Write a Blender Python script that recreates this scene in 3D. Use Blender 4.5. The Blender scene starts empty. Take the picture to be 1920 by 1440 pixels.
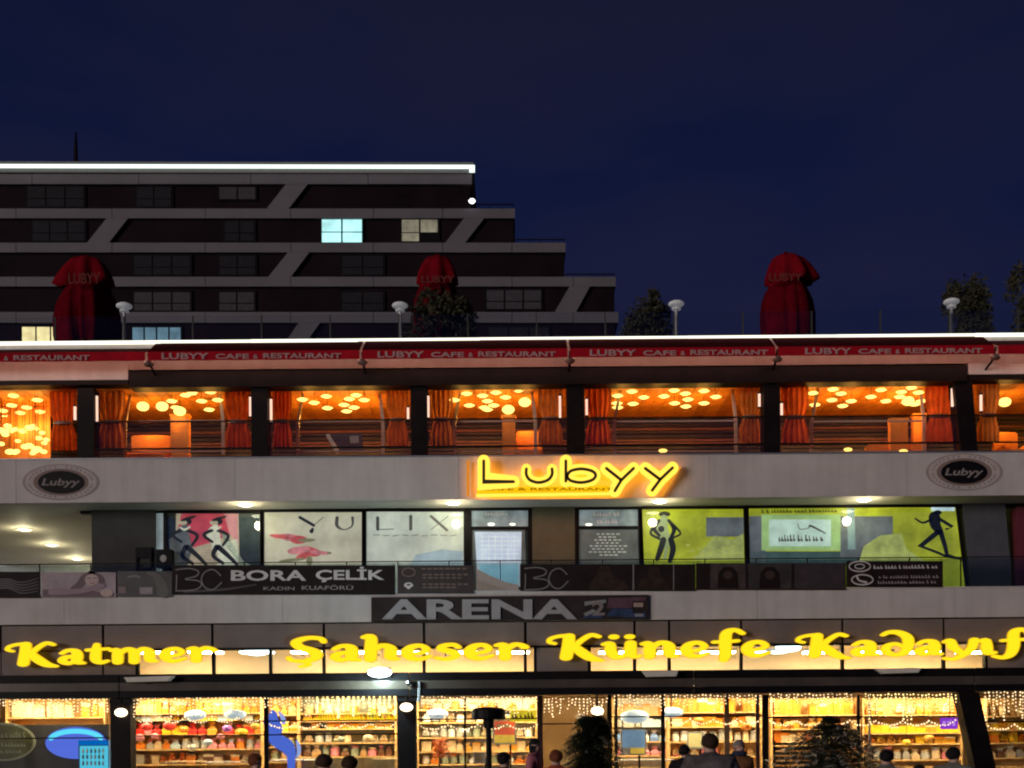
import bpy, bmesh, math, random
from mathutils import Vector, Matrix
random.seed(7)
C = bpy.context.scene.collection
PI = math.pi
# ------------------------------------------------------------------ camera
EYE, CD, F = 1.6, 35.0, 1995.0
ROLL = math.radians(0.45)
cam = bpy.data.cameras.new('camera')
co = bpy.data.objects.new('camera', cam); C.objects.link(co)
co.location = (0, -CD, EYE); co.rotation_euler = (PI/2, ROLL, 0)
cam.sensor_width = 36.0; cam.lens = 36.0*F/1920; cam.shift_y = (1385-720)/1920
cam.clip_start = 0.1; cam.clip_end = 3000
bpy.context.scene.camera = co
# ------------------------------------------------------------------ world
SUN_EL, SUN_ROT = -2.5, 180.0
w = bpy.data.worlds.new('World'); bpy.context.scene.world = w; w.use_nodes = True
nt = w.node_tree; nt.nodes.clear()
out = nt.nodes.new('ShaderNodeOutputWorld'); bg = nt.nodes.new('ShaderNodeBackground')
sky = nt.nodes.new('ShaderNodeTexSky'); sky.sky_type = 'NISHITA'; sky.sun_disc = False
sky.sun_elevation = math.radians(SUN_EL); sky.sun_rotation = math.radians(SUN_ROT)
tc = nt.nodes.new('ShaderNodeTexCoord'); mp = nt.nodes.new('ShaderNodeMapping')
mp.inputs['Scale'].default_value = (2.2, 2.2, 7.0); mp.inputs['Rotation'].default_value = (0.2, 0.25, 0)
nz = nt.nodes.new('ShaderNodeTexNoise'); nz.inputs['Scale'].default_value = 1.6; nz.inputs['Detail'].default_value = 4
rmp = nt.nodes.new('ShaderNodeValToRGB')
rmp.color_ramp.elements[0].position = 0.38; rmp.color_ramp.elements[0].color = (0.40, 0.66, 2.5, 1)
rmp.color_ramp.elements[1].position = 0.72; rmp.color_ramp.elements[1].color = (0.80, 0.88, 2.5, 1)
mul = nt.nodes.new('ShaderNodeMix'); mul.data_type = 'RGBA'; mul.blend_type = 'MULTIPLY'; mul.inputs[0].default_value = 1
nt.links.new(tc.outputs['Generated'], mp.inputs[0]); nt.links.new(mp.outputs[0], nz.inputs[0])
nt.links.new(nz.outputs[0], rmp.inputs[0]); nt.links.new(sky.outputs[0], mul.inputs[6]); nt.links.new(rmp.outputs[0], mul.inputs[7])
sp_ = nt.nodes.new('ShaderNodeSeparateXYZ'); gr_ = nt.nodes.new('ShaderNodeValToRGB'); mul2 = nt.nodes.new('ShaderNodeMix'); mul2.data_type = 'RGBA'; mul2.blend_type = 'MULTIPLY'; mul2.inputs[0].default_value = 1
gr_.color_ramp.elements[0].position = 0.05; gr_.color_ramp.elements[0].color = (0.72, 1.02, 1.28, 1); gr_.color_ramp.elements[1].position = 0.62; gr_.color_ramp.elements[1].color = (0.98, 0.88, 0.72, 1)
nt.links.new(tc.outputs['Generated'], sp_.inputs[0]); nt.links.new(sp_.outputs[2], gr_.inputs[0]); nt.links.new(mul.outputs[2], mul2.inputs[6]); nt.links.new(gr_.outputs[0], mul2.inputs[7])
nt.links.new(mul2.outputs[2], bg.inputs[0]); nt.links.new(bg.outputs[0], out.inputs[0])
bg.inputs[1].default_value = 0.15
# ------------------------------------------------------------------ the one sun lamp: the faint light of the street behind the camera
sl = bpy.data.lights.new('sun', 'SUN'); sl.energy = 1.62; sl.angle = math.radians(20); sl.color = (1.0, 0.86, 0.80)
so = bpy.data.objects.new('sun', sl); C.objects.link(so); so.rotation_euler = (math.radians(86), 0, math.radians(-46))
so.location = (0, -30, 20)
sc = bpy.context.scene
sc.view_settings.view_transform = 'Standard'; sc.view_settings.look = 'None'
sc.view_settings.exposure = 0; sc.view_settings.gamma = 1; sc.view_settings.use_curve_mapping = False
sc.render.engine = 'CYCLES'; sc.cycles.pixel_filter_type = 'BLACKMAN_HARRIS'; sc.cycles.filter_width = 2.1; sc.cycles.use_denoising = True; sc.cycles.max_bounces = 6
sc.cycles.transparent_max_bounces = 12; sc.cycles.sample_clamp_indirect = 4; sc.cycles.caustics_reflective = False; sc.cycles.caustics_refractive = False

# ------------------------------------------------------------------ helpers
CA, SA = math.cos(ROLL), math.sin(ROLL)
def P(px, py, Y):
    dx, dy = px-960, 1385-py; k = (CD+Y)/F
    return Vector(((dx*CA+dy*SA)*k, Y, (-dx*SA+dy*CA)*k+EYE))
def S(Y): return F/(CD+Y)            # pixels per metre

class MB:
    def __init__(s): s.v = []; s.f = []; s.m = []; s.mi = 0
    def add(s, vs, fs):
        n = len(s.v); s.v += [tuple(v) for v in vs]
        for f in fs: s.f.append(tuple(i+n for i in f)); s.m.append(s.mi)
        return s
    def box(s, x0, x1, y0, y1, z0, z1):
        return s.add([(x0,y0,z0),(x1,y0,z0),(x1,y1,z0),(x0,y1,z0),(x0,y0,z1),(x1,y0,z1),(x1,y1,z1),(x0,y1,z1)],
              [(0,3,2,1),(4,5,6,7),(0,1,5,4),(1,2,6,5),(2,3,7,6),(3,0,4,7)])
    def pbox(s, px0, px1, py0, py1, Y, d):
        """box whose front face (at depth Y) spans the given picture extents, going back by d"""
        cx, cy = (px0+px1)/2, (py0+py1)/2
        a, b = P(px0, cy, Y).x, P(px1, cy, Y).x
        t, u = P(cx, py0, Y).z, P(cx, py1, Y).z
        return s.box(a, b, Y, Y+d, u, t)
    def prism(s, pts, d):
        """polygon of 3-d points (front), extruded along +y by d"""
        n = len(pts); back = [(p[0], p[1]+d, p[2]) for p in pts]
        return s.add(list(pts)+back, [tuple(range(n)), tuple(range(2*n-1, n-1, -1))]+[(i, n+i, n+(i+1)%n, (i+1)%n) for i in range(n)])
    def pprism(s, pts, Y, d): return s.prism([P(x, y, Y) for x, y in pts], d)
    def lathe(s, c, prof, n=12, sx=1.0, sy=1.0):
        vs, fs = [], []
        for r, z in prof:
            for k in range(n):
                a = 2*PI*k/n; vs.append((c[0]+r*sx*math.cos(a), c[1]+r*sy*math.sin(a), c[2]+z))
        for i in range(len(prof)-1):
            for k in range(n):
                fs.append((i*n+k, i*n+(k+1)%n, (i+1)*n+(k+1)%n, (i+1)*n+k))
        fs.append(tuple(range(n-1, -1, -1))); fs.append(tuple((len(prof)-1)*n+k for k in range(n)))
        return s.add(vs, fs)
    def ball(s, c, r, n=8, m=5, sx=1, sy=1, sz=1):
        prof = [(max(r*math.sin(PI*i/m), r*0.02), -r*sz*math.cos(PI*i/m)) for i in range(m+1)]
        return s.lathe(c, prof, n, sx, sy)
    def tube(s, pts, r, n=6):
        pts = [Vector(p) for p in pts]; vs, fs = [], []
        for i, p in enumerate(pts):
            t = (pts[min(i+1, len(pts)-1)]-pts[max(i-1, 0)]).normalized()
            u = t.cross(Vector((0, 1, 0.013))); u = u.normalized() if u.length > 1e-4 else Vector((1, 0, 0)); v = t.cross(u)
            rr = r[i] if isinstance(r, (list, tuple)) else r
            for k in range(n):
                a = 2*PI*k/n; vs.append(p+u*rr*math.cos(a)+v*rr*math.sin(a))
        for i in range(len(pts)-1):
            for k in range(n): fs.append((i*n+k, i*n+(k+1)%n, (i+1)*n+(k+1)%n, (i+1)*n+k))
        fs.append(tuple(range(n-1, -1, -1))); fs.append(tuple((len(pts)-1)*n+k for k in range(n)))
        return s.add(vs, fs)
    def card(s, p, q, w_, h):       # leaf card at p, orientation q (Euler-ish rnd)
        u = Vector(q[0])*w_; v = Vector(q[1])*h
        return s.add([p-u*0.5, p+v*0.5-u*0.1, p+v, p+u*0.5+v*0.45], [(0, 1, 2, 3)])
    def mesh(s, name, mats, org=(0, 0, 0), smooth=False):
        me = bpy.data.meshes.new(name); o = Vector(org)
        me.from_pydata([Vector(v)-o for v in s.v], [], s.f)
        mats = mats if isinstance(mats, (list, tuple)) else [mats]
        for m in mats: me.materials.append(m)
        if len(mats) > 1: me.polygons.foreach_set('material_index', s.m)
        bm = bmesh.new(); bm.from_mesh(me); bmesh.ops.recalc_face_normals(bm, faces=bm.faces); bm.to_mesh(me); bm.free()
        if smooth: me.polygons.foreach_set('use_smooth', [True]*len(me.polygons))
        me.update(); return me

ORD = 'first second third fourth fifth sixth seventh eighth ninth tenth eleventh twelfth thirteenth fourteenth fifteenth sixteenth seventeenth eighteenth nineteenth twentieth'.split()
def tag(o, label=None, cat=None, group=None, kind=None):
    if label: o['label'] = label
    if cat: o['category'] = cat
    if group: o['group'] = group
    if kind: o['kind'] = kind
    return o
def thing(name, loc, label, cat, group=None):
    o = bpy.data.objects.new(name, None); C.objects.link(o); o.location = loc; o.empty_display_size = 0.2
    return tag(o, label, cat, group)
def rootloc(o):
    while o.parent: o = o.parent
    return o.location
def part(name, mb, mats, parent, label=None, kind=None, smooth=False, me=None):
    me = me or mb.mesh(name, mats, rootloc(parent), smooth)
    o = bpy.data.objects.new(name, me); C.objects.link(o); o.parent = parent
    if label: o['label'] = label
    if kind: o['kind'] = kind
    return o
def solo(name, mb, mats, label=None, cat=None, group=None, kind=None, smooth=False):
    xs = [v[0] for v in mb.v]; ys = [v[1] for v in mb.v]; zs = [v[2] for v in mb.v]
    org = ((min(xs)+max(xs))/2, (min(ys)+max(ys))/2, min(zs))
    o = bpy.data.objects.new(name, mb.mesh(name, mats, org, smooth)); C.objects.link(o); o.location = org
    return tag(o, label, cat, group, kind)
def copy_tree(o, loc=None, parent=None):
    c = o.copy(); C.objects.link(c)
    if parent: c.parent = parent
    if loc is not None: c.location = loc
    for ch in list(o.children): copy_tree(ch, None, c)
    return c

MATS = {}
def mat(name, col, rough=0.6, metal=0.0, emit=None, es=0.0, var=0.12, scale=3.0, bump=0.0, spec=0.5, trans=None):
    if name in MATS: return MATS[name]
    m = bpy.data.materials.new(name); m.use_nodes = True; n = m.node_tree
    b = n.nodes['Principled BSDF']; b.inputs['Roughness'].default_value = rough; b.inputs['Metallic'].default_value = metal
    b.inputs['Specular IOR Level'].default_value = spec
    t = n.nodes.new('ShaderNodeTexCoord'); z = n.nodes.new('ShaderNodeTexNoise')
    z.inputs['Scale'].default_value = scale; z.inputs['Detail'].default_value = 5; z.inputs['Roughness'].default_value = 0.62
    n.links.new(t.outputs['Object'], z.inputs['Vector'])
    r = n.nodes.new('ShaderNodeValToRGB'); r.color_ramp.elements[0].position = 0.3; r.color_ramp.elements[1].position = 0.7
    r.color_ramp.elements[0].color = tuple(max(0, c*(1-var)) for c in col)+(1,)
    r.color_ramp.elements[1].color = tuple(min(1, c*(1+var)) for c in col)+(1,)
    n.links.new(z.outputs[0], r.inputs[0]); n.links.new(r.outputs[0], b.inputs['Base Color'])
    if bump:
        z2 = n.nodes.new('ShaderNodeTexNoise'); z2.inputs['Scale'].default_value = scale*9; z2.inputs['Detail'].default_value = 3
        bp = n.nodes.new('ShaderNodeBump'); bp.inputs['Strength'].default_value = bump; bp.inputs['Distance'].default_value = 0.02
        n.links.new(t.outputs['Object'], z2.inputs['Vector']); n.links.new(z2.outputs[0], bp.inputs['Height']); n.links.new(bp.outputs[0], b.inputs['Normal'])
    if emit:
        b.inputs['Emission Color'].default_value = tuple(emit)+(1,); b.inputs['Emission Strength'].default_value = es
    MATS[name] = m; return m
def printmat(name, col, es, var=0.25, scale=2.0):
    """backlit printed film: its own colour glows a little because the shop behind it is lit"""
    if name in MATS: return MATS[name]
    m = mat(name, col, 0.35, var=var, scale=scale); n = m.node_tree; b = n.nodes['Principled BSDF']
    r = [x for x in n.nodes if x.type == 'VALTORGB'][0]
    n.links.new(r.outputs[0], b.inputs['Emission Color']); b.inputs['Emission Strength'].default_value = es
    return m
def emat(name, col, es):
    if name in MATS: return MATS[name]
    m = bpy.data.materials.new(name); m.use_nodes = True; n = m.node_tree; n.nodes.clear()
    o = n.nodes.new('ShaderNodeOutputMaterial'); e = n.nodes.new('ShaderNodeEmission')
    e.inputs[0].default_value = tuple(col)+(1,); e.inputs[1].default_value = es; n.links.new(e.outputs[0], o.inputs[0])
    MATS[name] = m; return m
def glassmat(name, tint, refl=0.08):
    if name in MATS: return MATS[name]
    m = bpy.data.materials.new(name); m.use_nodes = True; n = m.node_tree; n.nodes.clear()
    o = n.nodes.new('ShaderNodeOutputMaterial'); mx = n.nodes.new('ShaderNodeMixShader')
    t = n.nodes.new('ShaderNodeBsdfTransparent'); t.inputs[0].default_value = tuple(tint)+(1,)
    g = n.nodes.new('ShaderNodeBsdfGlossy'); g.inputs['Roughness'].default_value = 0.03
    lw = n.nodes.new('ShaderNodeLayerWeight'); lw.inputs[0].default_value = 0.25
    mm = n.nodes.new('ShaderNodeMath'); mm.operation = 'MULTIPLY_ADD'; mm.inputs[1].default_value = 0.5; mm.inputs[2].default_value = refl*0.5
    n.links.new(lw.outputs['Fresnel'], mm.inputs[0]); n.links.new(mm.outputs[0], mx.inputs[0])
    n.links.new(t.outputs[0], mx.inputs[1]); n.links.new(g.outputs[0], mx.inputs[2]); n.links.new(mx.outputs[0], o.inputs[0])
    MATS[name] = m; return m

def text_mb(body, x0, x1, y0, y1, Y, d=0.02, bold=0.0, shear=0.0):
    """lettering as a mesh filling the picture extents x0..x1, y0 (top)..y1 (bottom) at depth Y"""
    cu = bpy.data.curves.new('lettering', 'FONT'); cu.body = body; cu.extrude = 0; cu.offset = bold; cu.shear = shear; cu.resolution_u = 3
    o = bpy.data.objects.new('lettering', cu); C.objects.link(o)
    me = bpy.data.meshes.new_from_object(o.evaluated_get(bpy.context.evaluated_depsgraph_get()))
    bpy.data.objects.remove(o); bpy.data.curves.remove(cu)
    bm = bmesh.new(); bm.from_mesh(me); bmesh.ops.remove_doubles(bm, verts=bm.verts, dist=1e-5)
    r = bmesh.ops.extrude_face_region(bm, geom=bm.faces[:])
    top = [g for g in r['geom'] if isinstance(g, bmesh.types.BMVert)]
    for v in top: v.co.z = 1
    vs = [v.co.copy() for v in bm.verts]; bm.verts.index_update()
    fs = [[v.index for v in f.verts] for f in bm.faces]; bm.free(); bpy.data.meshes.remove(me)
    xa, xb = min(v.x for v in vs), max(v.x for v in vs); ya, yb = min(v.y for v in vs), max(v.y for v in vs)
    mb = MB(); pts = []
    p00 = P(x0, y1, Y); ex = P(x1, y1, Y)-p00; ez = P(x0, y0, Y)-p00
    for v in vs:
        p = p00+ex*((v.x-xa)/(xb-xa))+ez*((v.y-ya)/(yb-ya)); p.y = Y+(0 if v.z > 0.5 else d); pts.append(p)
    mb.add(pts, fs); return mb

def letters(body, x0, x1, y0, y1, Y, d, bold, m, parent):
    """like text_mb, but every capital becomes a part of its own"""
    mb = text_mb(body, x0, x1, y0, y1, Y, d, bold); n = len(mb.v); par = list(range(n))
    def find(a):
        while par[a] != a: par[a] = par[par[a]]; a = par[a]
        return a
    for f in mb.f:
        for v in f[1:]: par[find(v)] = find(f[0])
    isl = {}
    for i in range(n): isl.setdefault(find(i), []).append(i)
    gl = []
    for ids in sorted(isl.values(), key=lambda l: min(mb.v[i][0] for i in l)):
        a, b = min(mb.v[i][0] for i in ids), max(mb.v[i][0] for i in ids)
        if gl and a < gl[-1][1]-0.3*(b-a): gl[-1][0].extend(ids); gl[-1][1] = max(b, gl[-1][1])
        else: gl.append([list(ids), b])
    for ids, _ in gl:
        st = set(ids); o = MB(); mp_ = {v: i for i, v in enumerate(ids)}
        o.add([mb.v[i] for i in ids], [tuple(mp_[v] for v in f) for f in mb.f if f[0] in st]); part('letter', o, m, parent)
def catmull(pts, n=7):
    o = []
    for i in range(len(pts)-1):
        p0 = pts[max(i-1, 0)]; p1 = pts[i]; p2 = pts[i+1]; p3 = pts[min(i+2, len(pts)-1)]
        for k in range(n):
            t = k/n
            o.append(tuple(0.5*((2*b)+(-a+c)*t+(2*a-5*b+4*c-d)*t*t+(-a+3*b-3*c+d)*t**3) for a, b, c, d in zip(p0, p1, p2, p3)))
    o.append(tuple(pts[-1])); return o
def ribbon(mb, pts, fn, d, grow=0.0, n=7, straight=False):
    """a pen stroke: (x, y, width) points in letter space -> solid ribbon with round ends; fn maps letter space to the world front plane"""
    s = [tuple(p) for p in pts] if straight else catmull(pts, n)
    L, R = [], []
    for i, (x, y, w_) in enumerate(s):
        a = s[max(i-1, 0)]; b = s[min(i+1, len(s)-1)]
        tx, ty = b[0]-a[0], b[1]-a[1]; l = math.hypot(tx, ty) or 1; nx, ny = -ty/l, tx/l
        if straight and 0 < i < len(s)-1:
            ux, uy = x-a[0], y-a[1]; ll = math.hypot(ux, uy); mx = max(0.35, abs((-uy/ll)*nx+(ux/ll)*ny))
        else: mx = 1
        h = (w_/2+grow)/mx; L.append((x+nx*h, y+ny*h)); R.append((x-nx*h, y-ny*h))
    def capp(c, o, w_):
        r = w_/2+grow; a0 = math.atan2(o[1]-c[1], o[0]-c[0]); return [(c[0]+r*math.cos(a0+PI*k/6), c[1]+r*math.sin(a0+PI*k/6)) for k in range(1, 6)]
    e1 = capp(s[-1], R[-1], s[-1][2]); e0 = capp(s[0], L[0], s[0][2])
    m = len(L); front = [fn(*p) for p in L]+[fn(*p) for p in R]; back = [(p[0], p[1]+d, p[2]) for p in front]
    fs = []
    for i in range(m-1):
        fs += [(i, m+i, m+i+1, i+1), (2*m+i, 2*m+i+1, 3*m+i+1, 3*m+i), (i, i+1, 2*m+i+1, 2*m+i), (m+i, 3*m+i, 3*m+i+1, m+i+1)]
    mb.add(front+back, fs)
    for pl in ([L[0]]+e0+[R[0]], [R[-1]]+e1+[L[-1]]):
        mb.prism([fn(*p) for p in pl], d)
# ------------------------------------------------------------------ materials
M_fascia = mat('pale_render', (0.50, 0.46, 0.43), 0.75, var=0.10, scale=0.7, bump=0.08)
def streaks(m, amt):
    n = m.node_tree; b = n.nodes['Principled BSDF']; r = [x for x in n.nodes if x.type == 'VALTORGB'][0]; t = [x for x in n.nodes if x.type == 'TEX_COORD'][0]
    mp_ = n.nodes.new('ShaderNodeMapping'); mp_.inputs['Scale'].default_value = (2.6, 2.6, 0.22); z = n.nodes.new('ShaderNodeTexNoise'); z.inputs['Scale'].default_value = 1.5; z.inputs['Detail'].default_value = 6
    r2 = n.nodes.new('ShaderNodeValToRGB'); r2.color_ramp.elements[0].position = 0.35; r2.color_ramp.elements[0].color = (1-amt, 1-amt*1.05, 1-amt*1.15, 1); r2.color_ramp.elements[1].position = 0.6; r2.color_ramp.elements[1].color = (1, 1, 1, 1)
    mx = n.nodes.new('ShaderNodeMix'); mx.data_type = 'RGBA'; mx.blend_type = 'MULTIPLY'; mx.inputs[0].default_value = 1
    n.links.new(t.outputs['Object'], mp_.inputs[0]); n.links.new(mp_.outputs[0], z.inputs[0]); n.links.new(z.outputs[0], r2.inputs[0]); n.links.new(r.outputs[0], mx.inputs[6]); n.links.new(r2.outputs[0], mx.inputs[7]); n.links.new(mx.outputs[2], b.inputs['Base Color'])
streaks(M_fascia, 0.09)
M_soffit = mat('soffit_board', (0.55, 0.52, 0.46), 0.7, var=0.06, scale=1)
M_clad = mat('taupe_cladding', (0.175, 0.138, 0.122), 0.5, var=0.16, scale=0.8, spec=0.2)
M_dark = mat('black_metal', (0.0075, 0.0055, 0.0055), 0.5, var=0.4, scale=2, spec=0.1)
M_black = mat('black_paint', (0.006, 0.005, 0.006), 0.5, var=0.2, spec=0.12)
M_char = mat('charcoal_wall', (0.045, 0.046, 0.044), 0.7, var=0.2, scale=1.2, bump=0.05, spec=0.2)
M_olive = mat('olive_wall', (0.085, 0.078, 0.05), 0.6, var=0.2, scale=1.2, bump=0.05)
M_alu = mat('grey_aluminium', (0.33, 0.33, 0.34), 0.4, 0.7)
M_wood = mat('orange_wood', (0.74, 0.27, 0.03), 0.5, var=0.3, scale=1.3)
M_wood2 = mat('brown_wood', (0.16, 0.07, 0.035), 0.45, var=0.35, scale=2)
M_slat = mat('dark_slat', (0.045, 0.028, 0.024), 0.4, var=0.3, scale=2)
M_concrete = mat('concrete', (0.25, 0.24, 0.23), 0.85, var=0.15, bump=0.1)
M_glass = glassmat('shop_glass', (0.93, 0.95, 0.94), 0.06)
M_dglass = glassmat('tinted_glass', (0.55, 0.58, 0.56), 0.08)
M_led = emat('led_white', (1.0, 0.97, 0.80), 1.6)
M_ledc = emat('led_cool', (0.86, 1.0, 0.93), 1.5)
M_down = emat('downlight_glow', (1.0, 0.95, 0.72), 6.0)
M_yel = emat('sign_yellow', (1.0, 0.74, 0.012), 1.15)
M_neon = emat('neon_yellow', (1.0, 0.66, 0.07), 1.5)
M_halo = emat('halo_amber', (1.0, 0.30, 0.0), 9.0)
M_pend = emat('pendant_glow', (1.0, 0.66, 0.15), 2.4)
M_fairy = emat('fairy_glow', (1.0, 0.72, 0.38), 2.2)
M_ceilamp = emat('ceiling_lamp_glow', (1.0, 0.77, 0.43), 44.0)

# ------------------------------------------------------------------ setting
g = MB(); g.add([(-900, -300, 0), (900, -300, 0), (900, 1500, 0), (-900, 1500, 0)], [(0, 1, 2, 3)])
solo('ground', g, mat('paving', (0.13, 0.125, 0.12), 0.7, var=0.2, scale=0.6, bump=0.1), kind='structure')

# ------------------------------------------------------------------ the stepped tower behind
K = 0.00084
def T(px, py, off=0.0):
    Y = 60+K*(px-960)+off; return P(px, py, Y)
def tband(mb, x0, x1, y0, y1, off, d):
    cx = (x0+x1)/2; a = T(x0, (y0+y1)/2, off); b = T(x1, (y0+y1)/2, off); t = T(cx, y0, off).z; u = T(cx, y1, off).z
    pts = [Vector((a.x, a.y, u)), Vector((b.x, b.y, u)), Vector((b.x, b.y, t)), Vector((a.x, a.y, t))]
    return mb.prism(pts, d)
tow = thing('stepped_tower', (T(300, 600).x, 66, 0), 'dark apartment tower stepping down to the right, pale bands and slanted braces', 'building')
M_tband = mat('tower_band', (0.102, 0.094, 0.106), 0.7, var=0.14, scale=0.25)
M_tpan = mat('tower_panel', (0.010, 0.0055, 0.008), 0.7, var=0.4, scale=0.3, spec=0.05)
M_tfr = mat('tower_frame', (0.008, 0.007, 0.008), 0.6, spec=0.05)
M_tgl = mat('tower_dark_glass', (0.055, 0.052, 0.056), 0.3, var=0.2, spec=0.2)
M_tgl2 = mat('tower_dim_pane', (0.022, 0.02, 0.023), 0.3, var=0.2, spec=0.15)
M_tcy = printmat('lit_cyan_pane', (0.40, 0.80, 0.80), 1.0, 0.25, 0.9)
M_tol = printmat('lit_olive_pane', (0.23, 0.22, 0.155), 0.55, 0.4, 1.2)
M_tye = printmat('lit_yellow_pane', (0.85, 0.68, 0.33), 1.0, 0.35, 0.9)
M_tbl = printmat('lit_blue_pane', (0.10, 0.19, 0.25), 0.8, 0.4, 0.9)
steps = [885, 966, 1061, 1155, 1157]
bands = [(300, 345), (391, 409), (455, 473), (519, 537), (585, 605)]
for i, x1 in enumerate(steps):
    top = bands[i][0]; y0 = bands[i][1]; y1 = bands[i+1][0] if i < 4 else 1080
    part('panel_wall', tband(MB(), -420, x1-3, y0, y1, 0.35, 9), M_tpan, tow)
bx = [966, 1061, 1155, 1160]
for (y0, y1), xr in zip(bands[1:], bx):
    # the band is made of cladding lengths with thin seams between
    xs = [-420, -140, 30, 210, 385, 545, 700, 830, 960, 1075]
    xs = [x for x in xs if x < xr-40]+[xr]
    for a, b in zip(xs, xs[1:]):
        part('band_panel', tband(MB(), a+0.5, b-0.5, y0, y1, 0, 9.2 if b == xr else 0.4), M_tband, tow)
xs = [-420, -140, 60, 260, 470, 690, 885]
for a, b in zip(xs, xs[1:]): part('band_panel', tband(MB(), a+0.5, b-0.5, 326, 345, 0, 0.4), M_tband, tow)
part('roof_slab', tband(MB(), -420, 888, 303, 323.5, -0.1, 9.5), mat('tower_roof', (0.13, 0.13, 0.13), 0.7), tow)
led = tband(MB(), -420, 890, 308, 313, -0.35, 0.22); tband(led, 880, 890, 314.6, 321, -0.35, 0.22)
part('roof_light_strip', led, M_ledc, tow, label='white light strip along the roof edge')
part('corner_lamp', MB().ball(T(885, 377, -0.3), 0.22, 8, 5, 1.35), emat('lamp_white', (1, 1, 1), 3), tow)
part('antenna', MB().tube([T(142, 305, 3), T(142, 275, 3), T(142, 248, 3)], [0.22, 0.16, 0.08]), M_tpan, tow)
ter = MB()
for xr, y0, y1 in ((966, 380, 391), (1061, 446, 455), (1155, 511, 519)):
    tband(ter, xr-95, xr-2, y0+2, y0+3.5, 0.3, 0.1)
    for k in range(5): tband(ter, xr-92+k*22, xr-91+k*22, y0+3.5, y1, 0.3, 0.1)
part('terrace_railing', ter, M_tfr, tow)
for xb0, xb1, y1, xt0, xt1, y0 in ((500, 541, 391, 536, 577, 345), (163, 204, 455, 200, 240, 409), (835, 872, 455, 870, 908, 409),
                                   (503, 545, 519, 540, 580, 473), (1040, 1080, 585, 1068, 1106, 537), (536, 575, 640, 560, 600, 605),
                                   (-170, -130, 519, -134, -94, 473)):
    b = MB().prism([T(xb0, y1, 0.02), T(xb1, y1, 0.02), T(xt1, y0, 0.02), T(xt0, y0, 0.02)], 0.36)
    part('brace', b, M_tband, tow)
def twin(x0, x1, y0, y1, cols, rows, m, dead=()):
    fr = part('window', tband(MB(), x0-2.5, x1+2.5, y0-2.5, y1+2.5, 0.22, 0.12), M_tfr, tow)
    wd = (x1-x0)/cols
    for c in range(cols):
        yy = y0
        for r, h in enumerate(rows):
            ye = y0+(y1-y0)*h
            if (c, r) not in dead:
                part('pane', tband(MB(), x0+c*wd+1.6, x0+(c+1)*wd-1.6, yy+1, ye-1, 0.18, 0.03), m, fr)
            yy = ye
twin(602, 680, 410.5, 455, 2, (0.55, 1), M_tcy)
twin(752, 822, 411, 453, 2, (0.6, 1), M_tol, ((1, 1),))
twin(50, 158, 349, 388, 3, (0.6, 1), M_tgl2); twin(255, 322, 350, 388, 2, (0.6, 1), M_tgl2); twin(410, 480, 350, 374, 2, (1,), M_tgl)
twin(250, 358, 479, 516, 3, (0.6, 1), M_tgl2); twin(410, 480, 479, 516, 2, (0.6, 1), M_tgl2)
twin(250, 358, 547, 583, 3, (0.6, 1), M_tgl); twin(410, 478, 547, 583, 2, (0.6, 1), M_tgl)
twin(911, 1016, 543, 580, 3, (0.6, 1), M_tgl); twin(60, 160, 414, 452, 3, (0.6, 1), M_tgl2); twin(420, 478, 414, 452, 2, (0.6, 1), M_tgl2)
twin(40, 122, 612, 650, 3, (1,), M_tye); twin(247, 340, 613, 650, 4, (1,), M_tbl); twin(915, 1030, 613, 650, 3, (1,), M_tgl2)
twin(640, 720, 547, 583, 2, (0.6, 1), M_tgl2); twin(640, 720, 479, 516, 2, (0.6, 1), M_tgl2)

# ------------------------------------------------------------------ the mall
mall = thing('mall_building', (0, 4, 0), 'lit three storey mall with cafe on top, pale fascia bands and shops below', 'building')
XL, XR = -330, 2250
zr = P(960, 640, 0).z                         # roof edge
def seams(name, px, y0, y1, Y, d, m, gap=0.8):
    for a, b in zip(px, px[1:]):
        part(name, MB().pbox(a+gap/2, b-gap/2, y0(a, b) if callable(y0) else y0, y1, Y, d), m, mall)
def lv(x, y): return y-(x-960)*math.tan(ROLL)  # picture height of a level line that passes y at the middle of the picture
def level(x0, x1, y0, y1, Y, d, mb=None):
    cx = (x0+x1)/2; return (mb or MB()).pbox(x0, x1, lv(cx, y0), lv(cx, y1), Y, d)
# upper fascia (855-937), lower parapet (1110-1164)
for a, b in zip([XL, 30, 440, 860, 1330, 1700, XR], [30, 440, 860, 1330, 1700, XR]):
    part('fascia_panel', level(a+0.25, b-0.25, 855, 936, 0, 0.35), M_fascia, mall)
    part('fascia_panel', level(a+90.25, b+89.75, 1109, 1164, 0, 0.35), M_fascia, mall)
zs = P(960, 936, 0).z
sof = MB().box(P(XL, 936, 0).x, P(XR, 936, 0).x, 0.352, 14, zs+0.004, zs+0.3)
part('soffit', sof, M_soffit, mall)
sill = level(XL, XR, 852.5, 855, -0.03, 0.5); part('fascia_capping', sill, M_alu, mall)
part('fascia_capping', level(XL, XR, 1106.5, 1109, -0.03, 0.5), M_fascia, mall)
z1 = P(960, 1109, 0).z; zb = P(960, 1164, 0).z
part('gallery_floor', MB().box(P(XL, 1100, 0).x, P(XR, 1100, 0).x, 0.352, 14, zb, z1-0.3), mat('gallery_tile', (0.45, 0.43, 0.38), 0.5, var=0.1), mall)
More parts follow.
